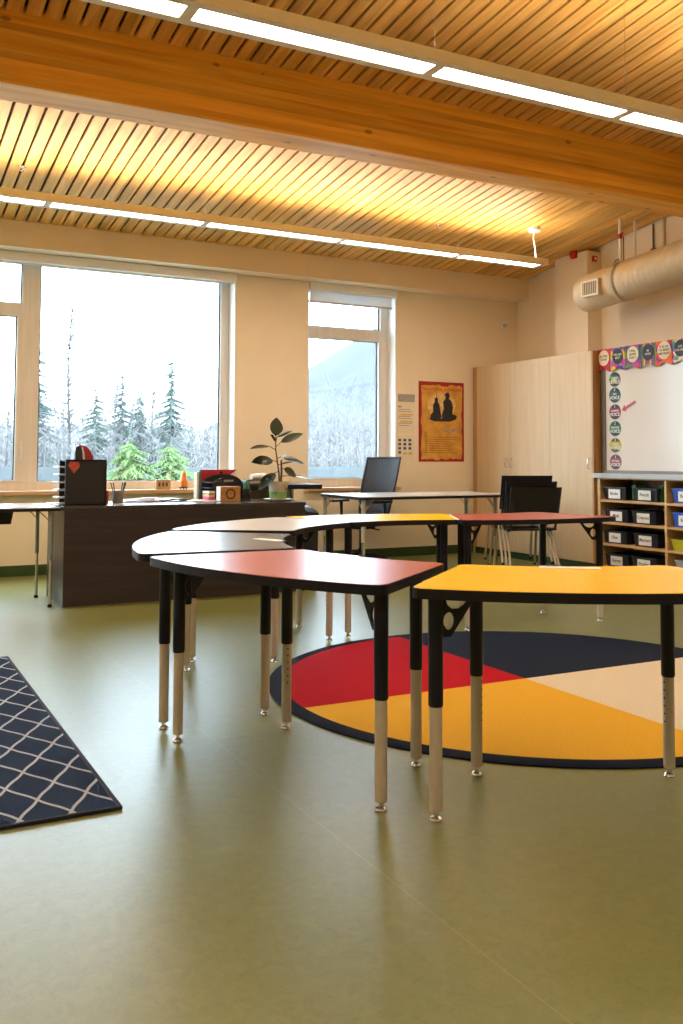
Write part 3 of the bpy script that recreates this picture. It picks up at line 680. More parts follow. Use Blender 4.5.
for (x_, y_, lab) in ((1.111, 7.66, 'small ceiling sprinkler head above the wide window'), (5.075, 7.62, 'small ceiling sprinkler head near the end of the far light')):
    sp = thing('sprinkler_head', lab, 'sprinkler', (x_, y_, cz(y_)))
    bm = B(); lathe(bm, [(0.035,0.0),(0.033,-0.006),(0.012,-0.010)], (0,0,0), 18); part('escutcheon', bm, CHROME, sp, True)
    bm = B(); cyl(bm, (0,0,-0.008), (0,0,-0.032), 0.006, seg=8); lathe(bm, [(0.003,-0.032),(0.018,-0.034),(0.018,-0.037),(0.003,-0.038)], (0,0,0), 14); part('deflector', bm, CHROME, sp, True)
se = thing('motion_sensor', 'small white motion sensor high on the wall left of the cabinet corner', 'sensor', (6.965, YW, 2.68))
part('sensor_body', bx(-0.045, 0.045, -0.06, 0.0, 0.0, 0.125, bev=0.012), WHITE, se); part('sensor_lens', bx(-0.03, 0.03, -0.066, -0.058, 0.03, 0.075, bev=0.003), mat('lens_grey', (0.5,0.48,0.44), 0.3, noise=0.03), se)

# ================================================================== POSTER AND NOTICES
po = thing('poster', 'yellow poster with red border and two dark figures, beside the cabinet', 'poster', (6.077, YW-0.001, 1.075))
PYEL = mat('poster_yellow', (0.66, 0.34, 0.06), 0.5, noise=0.22, nscale=9); PRED = mat('poster_red', (0.36, 0.015, 0.025), 0.5, noise=0.1)
part('sheet', bx(-0.317, 0.317, -0.003, 0.0, 0.0, 0.935), PRED, po)
random.seed(3)
ed = []
for k in range(15): ed.append((-0.285+0.57*k/14, 0.028+random.uniform(-0.012,0.014)))
for k in range(17): ed.append((0.285+random.uniform(-0.010,0.012), 0.04+0.845*k/16))
for k in range(15): ed.append((0.285-0.57*k/14, 0.895+random.uniform(-0.016,0.012)))
for k in range(17): ed.append((-0.285+random.uniform(-0.010,0.012), 0.885-0.845*k/16))
me = curve_mesh('parchment', [ed], 0.0004, PYEL); pc = link('parchment', me, po, (0, -0.0036, 0), (PI/2,0,0))
link('title_lettering', text_mesh('title_lettering', 'TRADITIONAL & ANGLERS', 0.046, mat('title_red', (0.50, 0.05, 0.02), 0.5, noise=0.1), 0.0004), pc, (0, 0.845, 0.0006))
PDK = mat('poster_dark', (0.015, 0.018, 0.03), 0.6, noise=0.4, nscale=25); PGL = mat('poster_glow', (0.74, 0.50, 0.20), 0.6, noise=0.2, nscale=14)
def pshape(name, spl, m_, z): return link(name, curve_mesh(name, spl, 0.0002, m_), pc, (0, 0, z))
pshape('glow_patch', [circ(0.0, 0.66, 0.20, 0.15, 30)], PGL, 0.0006)
pshape('seated_figure', [[(-0.16,0.50),(-0.05,0.49),(0.0,0.52),(-0.02,0.60),(-0.03,0.67),(-0.055,0.70),(-0.05,0.735),(-0.075,0.755),(-0.098,0.735),(-0.095,0.70),(-0.12,0.66),(-0.12,0.58),(-0.15,0.55)]], PDK, 0.0009)
pshape('standing_figure', [[(0.01,0.49),(0.19,0.49),(0.22,0.54),(0.15,0.56),(0.16,0.64),(0.14,0.71),(0.10,0.745),(0.115,0.765),(0.11,0.80),(0.085,0.815),(0.055,0.80),(0.035,0.785),(0.055,0.77),(0.055,0.74),(0.02,0.70),(0.03,0.62),(0.0,0.55)]], PDK, 0.0009)
pshape('boat_outline', [[(-0.19,0.50),(-0.1,0.47),(0.12,0.47),(0.24,0.515),(0.14,0.495),(0.0,0.505),(-0.1,0.515)]], PDK, 0.0011)
pshape('paddle', [[(-0.075,0.74),(-0.07,0.74),(-0.068,0.83),(-0.073,0.83)]], PDK, 0.0011)
pshape('fish_emblem', [[(-0.03,0.40),(0.0,0.375),(0.06,0.345),(0.13,0.335),(0.21,0.365),(0.24,0.36),(0.225,0.385),(0.15,0.385),(0.08,0.375),(0.02,0.385)]], mat('fish_grey', (0.42,0.33,0.22), 0.6, noise=0.5, nscale=60), 0.0009)
bm = B()
for k in range(10):
    z = 0.335-0.026*k; box(bm, -0.235, -0.235+random.uniform(0.02,0.035), z, z+0.012, 0.0006, 0.0009)
    if k > 1: box(bm, -0.17, -0.17+random.uniform(0.28,0.40), z, z+0.006, 0.0006, 0.0009)
part('text_lines', bm, mat('poster_ink', (0.30,0.13,0.02), 0.6, noise=0.2), pc)
NOTE = mat('notice_paper', (0.80, 0.72, 0.58), 0.6, noise=0.02)
n_ = thing('notice_sheet', 'plain pinned notice with a grey heading block, upper of two beside the narrow window', 'notice', (5.59, YW-0.001, 1.40))
sh = part('sheet', bx(-0.12, 0.12, -0.002, 0, 0, 0.46), NOTE, n_)
part('heading_block', bx(-0.108, 0.118, -0.003, -0.002, 0.36, 0.448), mat('notice_grey', (0.36,0.36,0.33), 0.6, noise=0.25, nscale=60), sh)
bm = B(); 
for k, (z, w) in enumerate(((0.295,0.04),(0.27,0.16),(0.245,0.18),(0.19,0.17),(0.165,0.17),(0.11,0.18),(0.085,0.15))): box(bm, -0.105, -0.105+w, -0.0028, -0.002, z, z+(0.02 if k == 0 else 0.007))
part('text_lines', bm, mat('notice_ink', (0.30,0.27,0.24), 0.6, noise=0.2), sh)
bm = B()
for z in (0.205, 0.125): box(bm, -0.08, 0.09, -0.0027, -0.002, z, z+0.018)
part('highlight', bm, mat('notice_yellow', (0.72,0.52,0.10), 0.6, noise=0.1), sh)
n_ = thing('notice_sheet', 'pinned calendar sheet with rows of blue squares, lower of two beside the narrow window', 'notice', (5.58, YW-0.001, 1.10))
sh = part('sheet', bx(-0.115, 0.115, -0.002, 0, 0, 0.27), NOTE, n_)
bm = B(); bm2 = B()
for i in range(3):
    for j in range(4):
        x_, z_ = -0.095+0.068*i, 0.205-0.047*j
        if j == 3 and i > 0: box(bm2, x_, x_+0.045, -0.0028, -0.002, z_-0.01, z_+0.018)
        else: box(bm, x_, x_+0.038, -0.0028, -0.002, z_, z_+0.03)
part('blue_squares', bm, mat('notice_blue', (0.05,0.12,0.22), 0.6, noise=0.3, nscale=60), sh)
part('yellow_squares', bm2, mat('notice_yellow', (0.72,0.52,0.10), 0.6), sh)

# ================================================================== TEACHER DESK AND THINGS ON IT
DZ = 0.742
dk = thing('teacher_desk', 'long dark espresso desk with closed front panel below the wide window', 'desk', (2.36, 7.42, 0))
part('front_panel', bx(-0.985, 0.985, -0.355, -0.335, 0.001, DZ-0.03, bev=0.001), DESK, dk)
DTOP = mat('desk_top_laminate', (0.055, 0.048, 0.048), 0.22, noise=0.05, nscale=30)
part('desk_top', bx(-0.995, 0.995, -0.36, 0.36, DZ-0.03, DZ, bev=0.003), DTOP, dk)
for s in (-1, 1): part('side_panel', bx(min(s*0.965, s*0.985), max(s*0.965, s*0.985), -0.335, 0.30, 0.001, DZ-0.03, bev=0.001), DESK, dk)
# left side table
GREENL = mat('leg_green_grey', (0.30, 0.34, 0.32), 0.35, 0.4, noise=0.04)
st = thing('activity_table', 'grey topped folding table at the left end of the desk', 'table', (0.55, 7.40, 0))
part('tabletop', bx(-0.83, 0.80, -0.33, 0.35, 0.712, 0.738, bev=0.006), mat('pale_grey_top', (0.42,0.44,0.47), 0.22, noise=0.04), st)
part('edge_band', bx(-0.834, 0.804, -0.334, 0.354, 0.708, 0.730, bev=0.004), EDGE, st)
for (lx, ly) in ((0.745, -0.272), (0.735, 0.26), (-0.75, -0.272), (-0.75, 0.26)):
    bm = B(); cyl(bm, (lx,ly,0.35), (lx,ly,0.708), 0.015, seg=12); lg = part('leg', bm, GREENL, st, True)
    bm = B(); cyl(bm, (lx,ly,0.02), (lx,ly,0.36), 0.0115, seg=12); part('lower_tube', bm, CHROME, lg, True)
    bm = B(); lathe(bm, [(0.016,0),(0.018,0.006),(0.012,0.022)], (lx,ly,0), 14); part('foot_cap', bm, BLACK, lg, True)
    bm = B(); s = -1 if lx > 0 else 1
    tube(bm, [(lx, ly, 0.62), (lx+s*0.09, ly, 0.708)], 0.004, 6); tube(bm, [(lx, ly, 0.60), (lx, ly+(0.11 if ly < 0 else -0.11), 0.708)], 0.004, 6); part('brace', bm, CHROME, lg, True)
bm = B(); rings(bm, [[(-0.42,-0.16,0.61),(0.475,-0.16,0.61),(0.475,0.2,0.61),(-0.42,0.2,0.61)],[(-0.43,-0.18,0.708),(0.49,-0.18,0.708),(0.49,0.22,0.708),(-0.43,0.22,0.708)]]); part('drawer_tray', bm, BLACK, st)['label'] = 'black tray under the top'
# letter tray rack
lr = thing('letter_tray_rack', 'black letter tray rack with a red sticker on the desk corner', 'letter rack', (1.553, 7.29, DZ))
RACK = mat('rack_black', (0.012, 0.013, 0.018), 0.5, noise=0.12)
bm = B(); box(bm, -0.155, 0.157, -0.115, -0.103, 0, 0.347, 0.001); box(bm, -0.155, 0.157, 0.103, 0.115, 0, 0.347, 0.001); box(bm, -0.155, 0.157, -0.115, 0.115, 0.337, 0.347); box(bm, -0.155, 0.157, -0.115, 0.115, 0, 0.010); box(bm, 0.147, 0.157, -0.115, 0.115, 0, 0.347)
part('case', bm, RACK, lr)
SHF = mat('tray_silver', (0.36, 0.37, 0.39), 0.35, 0.3, noise=0.05)
for k in range(5): part('tray', bx(-0.205, 0.14, -0.1, 0.1, 0.052+0.058*k, 0.064+0.058*k, bev=0.002), SHF, lr)
part('tray', bx(-0.215, 0.14, -0.1, 0.1, 0.010, 0.018), SHF, lr)
me = curve_mesh('sticker', [[(-0.045,0.01),(-0.03,0.04),(0.03,0.04),(0.045,0.01),(0.0,-0.048)]], 0.0006, mat('sticker_red', (0.52,0.09,0.07), 0.5, noise=0.4, nscale=50)); s_ = link('sticker', me, lr, (-0.09, -0.1158, 0.29), (PI/2,0,0)); s_['label'] = 'red shield-shaped sticker'
td = thing('tape_dispenser', 'small rounded red and dark tape dispenser on top of the letter rack', 'tape dispenser', (1.575, 7.36, DZ+0.347))
prof = [(-0.065,0.0),(-0.072,0.05),(-0.066,0.095),(-0.045,0.112),(-0.015,0.110),(0.02,0.095),(0.045,0.065),(0.062,0.03),(0.068,0.0)]
bm = B(); prism(bm, prof, -0.03, 0.03, Matrix.Rotation(PI/2, 4, 'X')); part('body', bm, mat('dispenser_red', (0.40,0.03,0.05), 0.35, noise=0.06), td)
bm = B(); prism(bm, [(-0.074,0.001),(-0.076,0.05),(-0.068,0.097),(-0.048,0.108),(-0.028,0.09),(-0.020,0.05),(-0.016,0.001)], -0.034, 0.034, Matrix.Rotation(PI/2, 4, 'X')); part('dark_cheek', bm, mat('dispenser_dark', (0.03,0.03,0.045), 0.5, noise=0.1), td)['label'] = 'dark front cheek'
bm = B(); prism(bm, [(-0.016,0.001),(-0.020,0.05),(-0.028,0.09),(-0.018,0.10),(-0.006,0.06),(0.0,0.001)], -0.032, 0.032, Matrix.Rotation(PI/2, 4, 'X')); part('white_stripe', bm, CARD, td)
o = thing('booklet', 'red booklet standing upright behind the letter rack', 'booklet', (1.695, 7.50, DZ)); part('cover', bx(0,0.11,0,0.012,0,0.10,bev=0.002), mat('booklet_red', (0.45,0.03,0.05), 0.5, noise=0.06), o)
part('pages', bx(0.002,0.108,0.012,0.020,0.002,0.098), CARD, o)
# pen cup and pens
pc_ = thing('pen_cup', 'grey pen cup on the desk beside the letter rack', 'cup', (1.855, 7.40, DZ))
bm = B(); lathe(bm, [(0.038,0.0),(0.042,0.003),(0.048,0.100),(0.045,0.100),(0.039,0.006)], (0,0,0), 24); part('cup_body', bm, mat('cup_grey', (0.26,0.22,0.19), 0.5, noise=0.1), pc_, True)
random.seed(5)
for k, (a, lab) in enumerate(((2.7,'dark pen leaning leftmost in the pen cup'), (2.2,'dark pen leaning to the left in the pen cup'), (0.9,'black pen standing inside the pen cup'), (0.5,'blue pen leaning to the right in the pen cup'), (0.1,'thick black marker leaning far right in the pen cup'))):
    o = thing('pen', lab, 'pen', (1.855+0.012*math.cos(a), 7.40, DZ+0.008)); bm = B()
    dx = 0.045*math.cos(a); cyl(bm, (0,0,0), (dx, 0.005, 0.135), 0.0045 if k < 4 else 0.007, seg=8); part('barrel', bm, mat('pen_%s' % ('dark' if k != 3 else 'blue'), (0.02,0.025,0.04) if k != 3 else (0.03,0.08,0.3), 0.4, noise=0.05), o, True)
    bm = B(); cyl(bm, (dx,0.005,0.135), (dx*1.17,0.006,0.158), 0.005 if k < 4 else 0.008, 0.004, seg=8); part('cap', bm, BLACK, o, True)
# papers
random.seed(11)
def sheets(name, cx, cy, w, d, h, a, m_, lab, cat, bow=0.0, z=DZ):
    bm = B(); n = 8; R = []
    for k in range(n+1):
        x_ = -w/2+w*k/n; zz = bow*math.sin(PI*k/n)
        R.append([(x_,-d/2,zz),(x_,d/2,zz),(x_,d/2,zz+h),(x_,-d/2,zz+h)])
    rings(bm, R); o = part(name, bm, m_, None, False, (cx,cy,z), (0,0,a)); return tag(o, lab, cat)
sheets('paper_stack', 2.06, 7.58, 0.30, 0.21, 0.010, 0.1, CARD, 'loose white papers on the desk beside the pen cup', 'paper', 0.010)
sheets('magazine', 2.16, 7.56, 0.22, 0.12, 0.005, -0.2, mat('mag_red', (0.45,0.05,0.06), 0.35, noise=0.4, nscale=20), 'red covered magazine lying on the white papers', 'magazine', 0.006, DZ+0.0215)
sheets('magazine', 2.37, 7.60, 0.26, 0.20, 0.012, 0.05, mat('mag_dark', (0.06,0.07,0.09), 0.3, noise=0.6, nscale=12), 'dark glossy magazine on the desk behind the red one', 'magazine', 0.012)
sheets('paper_stack', 2.60, 7.52, 0.30, 0.22, 0.008, 0.0, CARD, 'white paper stack on the desk in front of the red binder', 'paper', 0.0)
sheets('paper_stack', 1.90, 7.24, 0.24, 0.05, 0.004, 0.03, CARD, 'narrow white paper at the front edge of the desk', 'paper')
# binder and folders
def upright(name, x0, x1, y0, y1, h, m_, lab, cat, lean=0.0):
    o = thing(name, lab, cat, (x0, y0, DZ), 0); part('cover', bx(0, x1-x0, 0, y1-y0, 0, h, bev=0.002), m_, o); return o
o = upright('binder', 2.66, 2.99, 7.745, 7.775, 0.262, mat('binder_red', (0.50,0.022,0.035), 0.4, noise=0.05), 'red binder standing upright behind the black desk organiser', 'binder')
bm = B(); cyl(bm, (0.19,-0.002,0.235), (0.19,0.004,0.235), 0.012, seg=14); part('finger_ring', bm, BLACK, o)
me = curve_mesh('corner_flap', [[(0.20,0.16),(0.33,0.10),(0.33,0.255)]], 0.0008, CARD); link('corner_flap', me, o, (0,-0.0015,0), (PI/2,0,0))
upright('folder', 2.635, 2.652, 7.70, 7.78, 0.25, mat('folder_teal', (0.04,0.20,0.20), 0.5, noise=0.05), 'thin teal folder standing at the left of the red binder', 'folder')
upright('folder', 2.612, 2.631, 7.70, 7.78, 0.24, mat('folder_cream', (0.66,0.58,0.42), 0.5, noise=0.05), 'cream folder standing beside the teal one', 'folder')
og = thing('desk_organiser', 'black arched desk organiser in front of the red binder', 'organiser', (2.84, 7.60, DZ))
ORG = mat('organiser_black', (0.010,0.011,0.016), 0.45, noise=0.1)
arch = [(-0.19,0),(0.19,0),(0.19,0.12)] + [(0.19*math.cos(PI*k/12), 0.13+0.095*math.sin(PI*k/12)) for k in range(1,12)] + [(-0.19,0.12)]
mz = Matrix.Rotation(PI/2, 4, 'X')
bm = B(); prism(bm, arch, 0.0, 0.010, Matrix.Translation((0, 0.09, 0)) @ mz); part('back_panel', bm, ORG, og)
arch2 = [(-0.125,0),(0.155,0),(0.155,0.12)] + [(0.015+0.14*math.cos(PI*k/12), 0.13+0.068*math.sin(PI*k/12)) for k in range(1,12)] + [(-0.125,0.12)]
bm = B(); prism(bm, arch2, 0.0, 0.010, Matrix.Translation((0, -0.005, 0)) @ mz); fp = part('front_panel', bm, ORG, og)
bm = B(); tube(bm, [(-0.02+0.0055*k, -0.0165, 0.165+(0.009 if k % 2 else -0.005)) for k in range(16)], 0.0018, 6); part('script_mark', bm, TXT, fp)['label'] = 'small white script mark'
part('base', bx(-0.19, 0.19, -0.10, 0.09, 0, 0.012), ORG, og)
for z in (0.055, 0.105, 0.15): part('divider', bx(-0.185, -0.128, -0.10, 0.08, z, z+0.006), ORG, og)
for k, (c, z, lab) in enumerate((((0.85,0.85,0.85), 0.061, 'white note pad on the middle tier of the black organiser'), ((0.75,0.08,0.25), 0.0125, 'pink note pad on the lowest tier of the black organiser'), ((0.80,0.45,0.15), 0.034, 'orange note pad lying on the pink pad in the organiser'))):
    o = part('note_pad', bx(-0.028, 0.028, -0.09, 0.07, 0, 0.020, bev=0.002), mat('pad_%s' % 'abc'[k], c, 0.6, noise=0.04), None, False, (2.84-0.158, 7.60, DZ+z+0.0005)); tag(o, lab, 'note pad')
wbx = thing('wooden_box', 'small square wooden box with a burnt round emblem on the desk', 'box', (2.78, 7.40, DZ))
BOXW = wood_mat('box_wood', (0.42,0.20,0.06), (0.55,0.30,0.11), 0, 6.0, rough=0.5)
part('box_body', bx(-0.075, 0.10, -0.05, 0.05, 0, 0.125, bev=0.003), BOXW, wbx)
part('pale_side', bx(-0.080, -0.0745, -0.046, 0.046, 0.004, 0.121), CARD, wbx)
me = curve_mesh('emblem', [circ(0.012, 0.062, 0.045, 0.045, 28), circ(0.012, 0.062, 0.030, 0.030, 24)], 0.0005, mat('burnt', (0.12,0.05,0.015), 0.7, noise=0.3, nscale=60)); link('emblem', me, wbx, (0,-0.0505,0), (PI/2,0,0))
gm = thing('green_mug', 'dark mug with green tape rolls right of the wooden box', 'mug', (3.005, 7.53, DZ))
bm = B(); lathe(bm, [(0.034,0),(0.037,0.004),(0.037,0.10),(0.033,0.10),(0.031,0.008)], (0,0,0), 20); part('mug_body', bm, mat('mug_dark', (0.03,0.035,0.03), 0.4, noise=0.15), gm, True)
bm = B()
for k in range(4): a = 1.6*k; tube(bm, [(0.018*math.cos(a),0.018*math.sin(a),0.02),(0.026*math.cos(a),0.026*math.sin(a),0.155+0.012*(k%2))], 0.006, 7)
part('green_markers', bm, mat('marker_green', (0.05,0.22,0.04), 0.45, noise=0.2), gm, True)
# things on the sill
dc = thing('block_calendar', 'small wooden block calendar standing on the window sill', 'calendar', (2.73, 9.09, 0.79))
part('blocks', bx(-0.075, 0.075, -0.02, 0.02, 0, 0.098, bev=0.004), mat('pale_wood', (0.52,0.36,0.20), 0.5, noise=0.1), dc)
bm = B()
for x_ in (-0.04, 0.0, 0.035): box(bm, x_-0.012, x_+0.008, -0.0212, -0.0198, 0.03, 0.07)
part('digits', bm, mat('burnt', (0.12,0.05,0.015), 0.7), dc)
orn = thing('orange_ornament', 'orange tree-shaped ornament on a black stand on the sill', 'ornament', (2.945, 9.09, 0.79))
bm = B(); random.seed(2)
lathe(bm, [(0.008,0.02),(0.040,0.03),(0.045,0.06),(0.036,0.10),(0.026,0.14),(0.018,0.165),(0.006,0.18)], (0,0,0), 14); part('crown', bm, mat('ornament_orange', (0.85,0.28,0.06), 0.5, noise=0.15), orn, True)
bm = B(); box(bm, -0.045, 0.045, -0.008, 0.008, 0.012, 0.02); cyl(bm, (-0.03,0,0), (-0.03,0,0.012), 0.006); cyl(bm, (0.03,0,0), (0.03,0,0.012), 0.006); cyl(bm, (0,0,0.0), (0,0,0.022), 0.008); part('stand', bm, BLACK, orn)

# potted rubber plant
PX, PY = 3.275, 7.30
pl = thing('potted_rubber_plant', 'potted rubber plant with broad dark leaves on the desk end', 'plant', (PX-0.07, PY, DZ))
bm = B(); lathe(bm, [(0.095,0.004),(0.125,0.014),(0.128,0.018),(0.122,0.018),(0.09,0.010)], (0,0,0), 28); part('saucer', bm, WHITE, pl, True)
POT = mat('pot_cream', (0.52,0.47,0.34), 0.55, noise=0.15, nscale=14)
bm = B(); lathe(bm, [(0.066,0.010),(0.070,0.014),(0.082,0.135),(0.090,0.135),(0.092,0.165),(0.086,0.165),(0.082,0.145)], (0,0,0), 28); pt = part('pot', bm, POT, pl, True)
bm = B(); lathe(bm, [(0.0715,0.022),(0.0775,0.080),(0.0765,0.080),(0.0705,0.022)], (0,0,0), 28); part('green_band', bm, mat('pot_green', (0.16,0.30,0.10), 0.5, noise=0.25, nscale=20), pt, True)
me = curve_mesh('pot_sticker', [circ(0,0,0.012,0.014,16)], 0.001, mat('pot_sticker', (0.30,0.05,0.04), 0.5, noise=0.1)); link('pot_sticker', me, pt, (0.045,-0.0655,0.098), (PI/2,0,R_(34)))
bm = B(); lathe(bm, [(0.083,0.143),(0.082,0.150),(0.02,0.154)], (0,0,0), 24); part('soil', bm, mat('soil', (0.05,0.035,0.02), 0.95, noise=0.4, nscale=60), pl)
STEM = mat('stem_brown', (0.09,0.06,0.035), 0.6, noise=0.2)
bm = B(); tube(bm, [(0.012,0,0.15),(0.004,0,0.24),(-0.012,0,0.34),(-0.026,0,0.43),(-0.028,0,0.53),(-0.026,0,0.56)], [0.009,0.008,0.007,0.006,0.005,0.004]); part('stem', bm, STEM, pl, True)
bm = B(); tube(bm, [(0.028,0.01,0.15),(0.034,0.01,0.25),(0.03,0.012,0.345)], [0.010,0.010,0.008]); part('stem', bm, STEM, pl, True)
bm = B(); cyl(bm, (0.13,0.05,0.14), (0.135,0.05,0.30), 0.002, seg=6); part('support_wire', bm, STEELG, pl)
LEAFD = mat('rubber_leaf', (0.012,0.026,0.018), 0.25, spec=0.6, noise=0.2, nscale=12); LEAFU = mat('rubber_leaf_under', (0.035,0.055,0.03), 0.45, noise=0.15, nscale=12)
def leaf(base, tip, w, nrm, m_=LEAFD, stalk=None, fold=0.15):
    base, tip = Vector(base), Vector(tip); tip.x = base.x + (tip.x-base.x)*1.2; w *= 1.22; d = tip-base; L = d.length; d.normalize()
    nrm = Vector(nrm); nrm = (nrm-d*nrm.dot(d)).normalized(); s = d.cross(nrm)
    bm = B(); n = 9; top = []; bot = []
    for k in range(n+1):
        q = k/n; hw = w/2*(math.sin(PI*min(1, q**0.85)) ** 0.8 if 0 < q < 1 else 0.02)
        c = base + d*L*q + nrm*(-0.10*L*(q-0.3)**2)
        r = []
        for e in (-1, -0.5, 0, 0.5, 1): r.append(c + s*hw*e + nrm*(fold*hw*abs(e)))
        top.append([p + nrm*0.0008 for p in r]); bot.append([p - nrm*0.0008 for p in r])
    T_ = [[bm.verts.new(p) for p in r] for r in top]; B_ = [[bm.verts.new(p) for p in r] for r in bot]
    for k in range(n):
        for e in range(4):
            bm.faces.new((T_[k][e],T_[k][e+1],T_[k+1][e+1],T_[k+1][e])); bm.faces.new((B_[k][e+1],B_[k][e],B_[k+1][e],B_[k+1][e+1]))
        for e in (0, 4): bm.faces.new((T_[k][e],T_[k+1][e],B_[k+1][e],B_[k][e]))
    for k in (0, n):
        for e in range(4): bm.faces.new((T_[k][e],T_[k][e+1],B_[k][e+1],B_[k][e]))
    if stalk: tube(bm, [stalk, base], 0.003, 6)
    part('leaf', bm, m_, pl, True)
# offsets are measured from the pot centre, x to the right, z above the desk
leaf((-0.03,0,0.555), (-0.012,0.02,0.715), 0.105, (0.1,-1,0.12), LEAFU, (-0.026,0,0.53), 0.1)
leaf((-0.02,-0.01,0.545), (0.085,-0.05,0.605), 0.045, (-0.3,-0.5,0.8), LEAFD, (-0.026,0,0.50))
leaf((-0.03,0.0,0.51), (-0.08,-0.04,0.565), 0.040, (0.3,-0.8,0.5), LEAFD, (-0.026,0,0.49))
leaf((0.015,-0.01,0.50), (0.185,-0.03,0.585), 0.065, (-0.3,-0.75,0.6), LEAFU, (-0.026,0,0.46))
leaf((-0.085,-0.01,0.465), (-0.255,-0.07,0.450), 0.060, (0.0,-0.35,0.95), LEAFD, (-0.024,0,0.43))
leaf((-0.06,-0.02,0.345), (-0.235,-0.06,0.335), 0.090, (0.0,-0.75,0.7), LEAFD, (-0.012,0,0.33))
leaf((-0.04,-0.02,0.24), (-0.195,-0.11,0.105), 0.085, (-0.35,-0.6,0.7), LEAFD, (0.002,0,0.25))
leaf((0.045,0.01,0.365), (0.225,0.03,0.325), 0.070, (0.15,-0.6,0.75), LEAFD, (0.03,0.012,0.34))
leaf((0.055,0.01,0.275), (0.155,0.0,0.205), 0.075, (0.3,-0.8,0.5), LEAFU, (0.033,0.01,0.27))
leaf((0.13,0.0,0.215), (0.27,-0.02,0.185), 0.045, (0.0,-0.3,0.95), LEAFD, (0.03,0.01,0.21))
leaf((0.005,-0.02,0.31), (0.085,-0.08,0.335), 0.045, (0,-0.3,0.95), LEAFD, (-0.008,0,0.31))
leaf((0.02,-0.01,0.375), (0.055,-0.05,0.405), 0.03, (-0.3,-0.4,0.9), LEAFD, (-0.018,0,0.36))

# return desk against the wall, equipment, cables
rd = thing('standing_desk', 'higher black topped desk between the windows behind the plant', 'desk', (3.52, 8.28, 0))
part('desk_top', bx(-0.36, 0.43, -0.33, 0.42, 0.815, 0.860, bev=0.008), BLACK, rd)
for s in (-1, 1):
    part('leg', bx(s*0.25-0.03, s*0.25+0.03, 0.0, 0.06, 0.025, 0.815, bev=0.004), GREENL, rd); part('foot_rail', bx(s*0.25-0.03, s*0.25+0.03, -0.28, 0.36, 0.0, 0.03, bev=0.004), GREENL, rd)
part('modesty_panel', bx(-0.30, 0.22, 0.06, 0.075, 0.40, 0.815), mat('panel_grey', (0.26,0.25,0.22), 0.5, noise=0.05), rd)
eq = thing('equipment_case', 'dark grey equipment case on the standing desk, left of the plant', 'case', (3.30, 8.10, 0.860))
part('case_body', bx(-0.125, 0.125, -0.14, 0.14, 0, 0.045, bev=0.006), mat('case_grey', (0.05,0.055,0.06), 0.45, noise=0.15), eq); part('case_face', bx(-0.10, 0.10, -0.144, -0.139, 0.01, 0.036), SHF, eq)
bm = B(); tube(bm, [(-0.09,0,0.028),(-0.03,0.02,0.032),(0.04,-0.01,0.034),(0.10,0.01,0.026)], [0.022,0.030,0.030,0.016], 10)
tag(part('white_towel', bm, mat('towel_white', (0.78,0.79,0.80), 0.9, noise=0.05), None, True, (3.36, 8.08, 0.905-0.003)), 'rolled white towel on top of the equipment case', 'towel')
bag = thing('cable_basket', 'black cable basket on the floor side of the desk end', 'basket', (3.43, 7.24, 0.0))
bm = B(); rings(bm, [[(-0.06,-0.12,0),(0.06,-0.12,0),(0.06,0.12,0),(-0.06,0.12,0)],[(-0.065,-0.13,0.55),(0.065,-0.13,0.55),(0.065,0.13,0.55),(-0.065,0.13,0.55)],[(-0.06,-0.14,0.66),(0.075,-0.12,0.64),(0.07,0.12,0.66),(-0.06,0.13,0.68)],[(-0.05,-0.08,0.70),(0.04,-0.07,0.69),(0.04,0.07,0.70),(-0.05,0.08,0.70)]])
part('bag_body', bm, mat('bag_black', (0.012,0.013,0.02), 0.5, noise=0.2, bump=0.4, nscale=18), bag, True)
for k, (x_, c, lab) in enumerate(((3.60,(0.01,0.01,0.01),'black cable hanging under the standing desk, nearest the basket'), (3.67,(0.01,0.01,0.01),'thin black cable looping under the standing desk'), (3.56,(0.45,0.03,0.02),'red cable hanging under the standing desk'))):
    bm = B(); tube(bm, [(0,0,0.0),(0.02,0.02,0.18),(-0.03,0,0.34),(0.03,-0.02,0.48),(0,0,0.812)] if k < 2 else [(0,0,0),(0.03,0,0.07),(-0.01,0,0.20),(0.02,0,0.812)], 0.006, 7)
    tag(part('power_cable', bm, mat('cable_%s' % 'abc'[k], c, 0.5, noise=0.05), None, True, (x_, 8.10-0.03*k, 0.028 if False else 0.0)), lab, 'cable')

